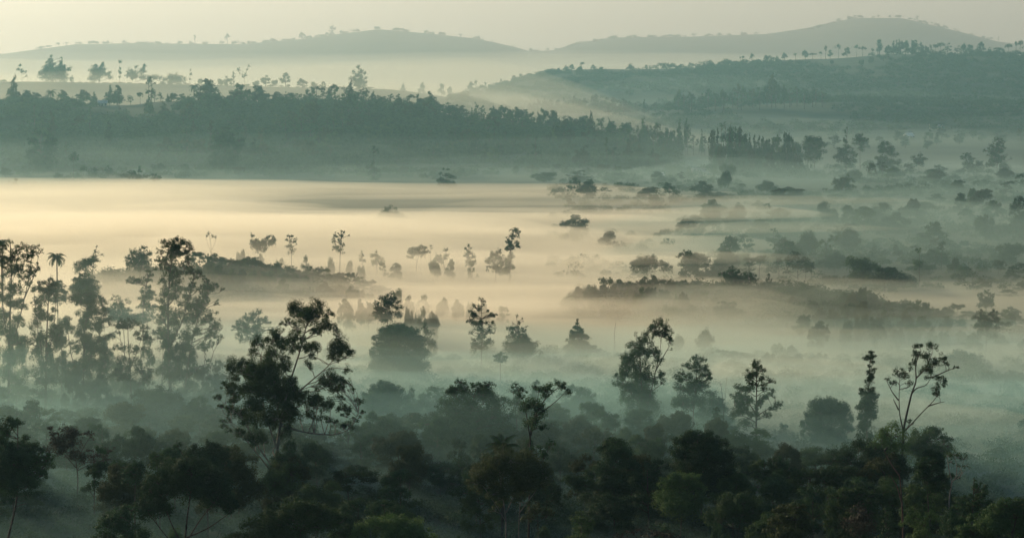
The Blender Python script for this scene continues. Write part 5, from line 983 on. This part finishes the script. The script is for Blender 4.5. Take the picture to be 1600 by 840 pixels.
for px, top, w, k in [(1010, 101, 6, 'lolly'), (1024, 102, 7, 'lolly'), (1039, 103, 6, 'flat'), (1062, 104, 7, 'flat'), (1078, 98, 6, 'flat'), (1093, 100, 6, 'flat'), (1109, 95, 9, 'lolly'), (1124, 97, 7, 'flat'), (1134, 94, 7, 'flat'), (1148, 95, 14, 'bush'), (1160, 87, 9, 'flat'), (1175, 83, 13, 'broad'), (1197, 86, 10, 'dome'), (1214, 87, 7, 'dome'), (1226, 82, 12, 'dome'), (1243, 83, 8, 'lolly')]:
    far_tree(k, R3, px, 14, w, "tiny tree standing apart along the open crest of the right hill", "tiny spaced trees on the right hill crest", 3, top=top)
crest_row(1258, 1380, R3, [(1258, 80), (1280, 76), (1310, 72), (1340, 74), (1360, 76), (1380, 74)], [('flat', 2), ('dome', 2), ('lolly', 2), ('broad', 1)], .5, "small tree among the thickening trees toward the right hill top", "trees toward the right hill top", 3, (.8, 1.2), 15, 6)
one('column', 1374, 62, 10, "narrow upright tree in the gap on the top of the right hill", R3, 3)
crest_row(1388, 1450, R3, [(1388, 68), (1400, 64), (1430, 61), (1450, 70)], [('cone', 2), ('dome', 2), ('column', 1)], .5, "tree in the dense dark clump on the right hill top", "trees in the clump on the right hill top", 3, (.4, .6), 15, 4)
crest_row(1448, 1610, R3, [(1448, 72), (1475, 66), (1500, 70), (1534, 66), (1545, 75), (1575, 66), (1590, 62), (1610, 70)], [('flat', 2), ('dome', 2), ('lolly', 2), ('broad', 2)], .55, "tree in the broken line running off the right hill top", "trees running off the right hill top", 3, (.6, 1.1), 15, 6)
# --- trees over the right hillside
crest_row(830, 1110, 2870, [(830, 160), (850, 153), (880, 150), (910, 148), (940, 152), (990, 156), (1020, 160), (1050, 160), (1085, 150), (1110, 158)], [('dome', 3), ('broad', 2), ('cone', 1), ('tall', .6)], .68, "grey tree in the wooded fold behind the dark ridge, below the right hill", "trees of the wooded fold below the right hill", 3, (.4, .7), 20, 6)
crest_row(1060, 1300, 2790, [(1060, 142), (1100, 140), (1150, 132), (1180, 142), (1206, 124), (1230, 138), (1260, 134), (1300, 142)], [('dome', 3), ('broad', 2), ('column', 1)], .68, "grey tree in the wood on the lower slope of the right hill", "trees on the lower slope of the right hill", 3, (.4, .7), 20, 8)
one('dome', 1206, 115, 22, "dark round topped tree standing clear of the wood on the right slope", 2780, 3)
n = 0
while n < 110:
    p = rg.uniform(880, 1630); d = rg.uniform(2250, 3380)
    if p < 1130 and d < 2700: continue
    k = pick([('dome', 3), ('broad', 3), ('bush', 2), ('cone', .6)])
    far_tree(k, d, p, rg.uniform(10, 20) * 2600 / d, BW[k] * rg.uniform(.6, 1.1) * 2200 / d, "hazy tree scattered over the fields of the right hillside", "trees scattered over the right hillside", 3)
    n += 1
# --- ridge tops of the last hills
for (a, b, dd, lab, g, st) in [(60, 560, 5180, "faint tree on the skyline of the last hills, left range", "faint trees on the left far hills", (.9, 2.2)), (560, 860, 5180, "faint tree on the bare saddle of the last hills", "faint trees on the far saddle", (1.4, 3.2)), (870, 1290, 5180, "faint tree along the long shoulder of the highest far hill", "faint trees on the far shoulder", (.9, 2.2)), (1290, 1560, 5180, "faint tree on the flat topped highest far hill", "faint trees on the highest far hill", (.9, 2.0))]:
    p = a
    while p < b:
        k = pick([('dome', 3), ('bush', 4), ('broad', 2), ('tall', .4)])
        far_tree(k, dd + rg.uniform(-15, 15), p, rg.uniform(3, 7) * (1.8 if k == 'tall' else 1), BW[k] * .36 * rg.uniform(.6, 1.4), lab, g, 3, sink=.15)
        p += BW[k] * .36 * (rg.uniform(*st) if rg.uniform() < .35 else rg.uniform(.3, .6))
for px, top, w, k, l in [(520, 39, 16, 'broad', "tallest faint tree on the last hills, a broad head above the left range"), (472, 50, 14, 'dome', "faint round tree left of the tallest faint tree on the last hills"), (355, 52, 16, 'broad', "faint wide tree at the middle of the left range of the last hills"), (305, 54, 8, 'tall', "faint slim tree on the left range of the last hills")]:
    one(k, px, top, w, l, 5175, 3)

# --- filler trees of the near woods, between the ones drawn out one by one
NW = [(-40, 640), (60, 634), (140, 626), (230, 616), (330, 628), (420, 650), (520, 664), (600, 645), (700, 640), (830, 634), (900, 628), (980, 650), (1060, 650), (1130, 658), (1200, 694), (1260, 690), (1350, 700), (1450, 706), (1520, 735), (1640, 745)]
WOODS = [(-6, 9, .45, .8, 1500, "back"), (14, 12, .45, .85, 1500, "back"), (34, 14, .5, .9, 1620, "middle"), (56, 16, .5, .95, 1620, "middle"), (82, 17, .6, 1.2, 1620, "front"), (112, 18, 1.1, 2.6, 1620, "front")]
for dy, jt, s0, s1, pe, part in WOODS:
    tops = [(a, min(b + dy, 815)) for a, b in NW]
    dist = ([a for a, b in tops], [(EYE - 12.5) * F / (b - HZ) for a, b in tops])
    crest_row(-20, pe, dist, tops, [('dome', 2), ('broad', 3), ('tall', .3)], 3.0, "tree filling the %s of the misty near woods between the taller trees" % part, "trees filling the %s of the near woods" % part, -1, (s0, s1), 12, jt, .7)
crest_row(-20, 1620, 500, [(-20, 822), (1640, 826)], [('dome', 1), ('broad', 1), ('bush', 2)], 2.0, "low bushy tree at the foot of the near woods", "low bushy trees at the foot of the near woods", -1, (.9, 2.2), 16, 18)
# --- hedges and lone crowns on the fields at the right of the valley
n = 0
while n < 95:
    p = rg.uniform(880, 1640); d = rg.uniform(1060, 1880); x = px2x(p, d)
    if fbm(x / 60, d / 35, 15, 3) < .53 or p < 900 + (1300 - d) * .5: continue
    k = pick([('dome', 4), ('broad', 2), ('bush', 3), ('tall', .3)])
    far_tree(k, d, p, rg.uniform(8, 15) * F / d, rg.uniform(9, 18) * F / d * (.6 if k == 'tall' else 1), "grey crown in the loose tree lines crossing the misty fields on the right", "crowns in the tree lines of the misty fields", 1)
    n += 1

# --- the mass of lesser trees between the tall eucalyptus of the left stand
crest_row(-15, 345, 752, [(-15, 470), (60, 520), (100, 500), (170, 520), (215, 545), (245, 500), (300, 520), (345, 590)], [('tall', 3), ('broad', 1)], 1.6, "slim misty tree between the tall eucalyptus of the left stand", "slim trees inside the left eucalyptus stand", -1, (.5, .9), 10, 30)
crest_row(-15, 380, 738, [(-15, 575), (200, 590), (330, 595), (380, 620)], [('broad', 3), ('dome', 1)], 1.9, "bushy misty tree at the foot of the left eucalyptus stand", "bushy trees under the left eucalyptus stand", -1, (.4, .7), 10, 22)
# ------------------------------------------------------------------ farm houses and the bird
WALL = noise_mat("house_plaster", (0.50, 0.46, 0.40), (0.62, 0.58, 0.50), 1.2, 0.9)
TIN = noise_mat("tin_roof", (0.62, 0.62, 0.60), (0.78, 0.77, 0.74), 0.8, 0.45)
RUST = noise_mat("rusty_tin_roof", (0.36, 0.33, 0.29), (0.52, 0.48, 0.42), 0.8, 0.6)
WOOD = noise_mat("dark_wood", (0.05, 0.035, 0.025), (0.10, 0.07, 0.05), 3.0, 0.8)
PANE = noise_mat("window_shade", (0.02, 0.025, 0.03), (0.04, 0.045, 0.05), 2.0, 0.3)
def box(x0, x1, y0, y1, z0, z1):
    V = [(x, y, z) for z in (z0, z1) for y in (y0, y1) for x in (x0, x1)]
    return V, [(0, 2, 3, 1), (4, 5, 7, 6), (0, 1, 5, 4), (2, 6, 7, 3), (0, 4, 6, 2), (1, 3, 7, 5)]
def house(label, d, px, w, l, h, rise, roof, turn=0.0, bays=2):
    """gabled farm house, ridge along x; front (door and windows) faces the camera"""
    x = px2x(px, d); z = gz(x, d)
    r = new_root("farm_house", label, "house", (x, d, z)); r.rotation_euler = (0, 0, turn)
    a, b = l / 2, w / 2
    V = [(-a, -b, -1), (a, -b, -1), (a, b, -1), (-a, b, -1), (-a, -b, h), (a, -b, h), (a, b, h), (-a, b, h), (-a, 0, h + rise), (a, 0, h + rise)]
    me = mesh_from("wall", V, [([(0, 1, 5, 4), (2, 3, 7, 6)], 0), ([(1, 2, 6, 9, 5), (3, 0, 4, 8, 7)], 0)])
    link("wall", me, WALL, r)
    o = .5; t = .12; s = rise / b
    V = []; Q = []
    for sg in (-1, 1):
        n = len(V); e = b + o; ze = h - s * o + .02
        for dz in (0, t):
            V += [(-a - o, sg * e, ze + dz), (a + o, sg * e, ze + dz), (a + o, 0, h + rise + .02 + dz), (-a - o, 0, h + rise + .02 + dz)]
        Q += [tuple(n + i for i in q) for q in [(0, 1, 2, 3), (4, 7, 6, 5), (0, 4, 5, 1), (1, 5, 6, 2), (3, 7, 4, 0)]]
    link("roof", mesh_from("roof", V, [(Q, 0)]), roof, r)
    V, Q = box(-.5, .5, -b - .06, -b - .003, 0.05, 2.05)
    link("door", mesh_from("door", V, [(Q, 0)]), WOOD, r)
    for k in range(bays):
        cx = (k + 1) * (a - .8) / bays
        for sg in (-1, 1):
            V, Q = box(sg * cx - .5, sg * cx + .5, -b - .05, -b - .003, .95, 1.95)
            f = link("window", mesh_from("window", V, [(Q, 0)]), WOOD, r)
            V, Q = box(sg * cx - .42, sg * cx + .42, -b - .075, -b - .053, 1.03, 1.87)
            link("pane", mesh_from("pane", V, [(Q, 0)]), PANE, f)
house("long low farm house with a pale tin roof on the flat fields before the ridge", 2040, 748, 6, 13, 2.4, 2.2, TIN, 0.05)
house("small farm house with a bright tin roof at the right foot of the long ridge", 2040, 1028, 5, 4.5, 2.3, 2.0, TIN, 0.3, 1)
house("long pale roofed farm building below the end of the long ridge", 1935, 1095, 7, 12, 2.4, 2.6, RUST, -0.05)
house("small pale hut on the fields left of the long pale roofed building", 1900, 1030, 4, 5, 2.1, 1.6, TIN, 0.2, 1)
house("farm house with a broad pale roof high on the right hillside", 2950, 1375, 8, 10, 2.5, 2.6, TIN, 0.1)
house("white gabled farm house halfway up the right hillside beside dark trees", 2580, 1420, 6, 7, 2.5, 2.4, TIN, 0.5, 1)
house("little outbuilding with tin roof next to the white gabled farm house", 2580, 1403, 4, 4, 2.0, 1.3, TIN, 0.2, 1)
house("long farm shed with pale roof on the right hillside, beyond the white gabled house", 2650, 1463, 6, 12, 2.3, 1.8, RUST, 0.0)
house("pale farm house standing in the gap beside the twin pointed trees on the ridge", 2228, 160, 6, 7, 2.4, 2.0, TIN, 0.1, 1)

def bird():
    """a dark long tailed bird on the tip of the bare branch"""
    d = 500; x = px2x(1383, d); z = py2z(704.5, d)
    r = new_root("bird", "black bird with a pale belly perched on the tip of the bare branch", "bird", (x, d, z))
    prof = [(-.42, .02, .02), (-.30, .05, .05), (-.16, .07, .10), (0, .14, .15), (.14, .26, .16), (.26, .40, .12), (.33, .50, .085), (.40, .56, .085), (.47, .555, .05), (.60, .52, .012)]
    T = Tubes(); T.add([(px_ * .8, 0, pz + .06) for px_, pz, _ in prof], [rr for _, _, rr in prof], 10)
    T.add([(.02, -.05, .12), (.03, -.05, .02), (.06, -.05, -.02)], [.02, .016, .014], 5); T.add([(.02, .05, .12), (.03, .05, .02), (.06, .05, -.02)], [.02, .016, .014], 5)
    m = noise_mat("bird_feather", (0.012, 0.012, 0.014), (0.03, 0.03, 0.034), 4.0, 0.6)
    link("body", T.mesh("body"), m, r)
    V = []; Q = []
    for sg in (-1, 1):
        n = len(V); P = [(.26, .10, .40), (.10, .15, .30), (-.14, .10, .10), (-.34, .04, -.06), (.0, .13, .12), (.18, .13, .22)]
        V += [(a_ * .8, sg * b_, c_ + .06) for a_, b_, c_ in P]; V += [(a_ * .8, sg * (b_ - .03), c_ + .06) for a_, b_, c_ in P]
        V0 = n
        Q += [(V0, V0 + 1, V0 + 4, V0 + 5), (V0 + 1, V0 + 2, V0 + 3, V0 + 4), (V0 + 6, V0 + 11, V0 + 10, V0 + 7), (V0 + 7, V0 + 10, V0 + 9, V0 + 8)]
    link("wing", mesh_from("wing", V[:12], [(Q[:4], 0)]), m, r)
    link("wing", mesh_from("wing", V[12:], [([tuple(i - 12 for i in q) for q in Q[4:]], 0)]), m, r)
bird()
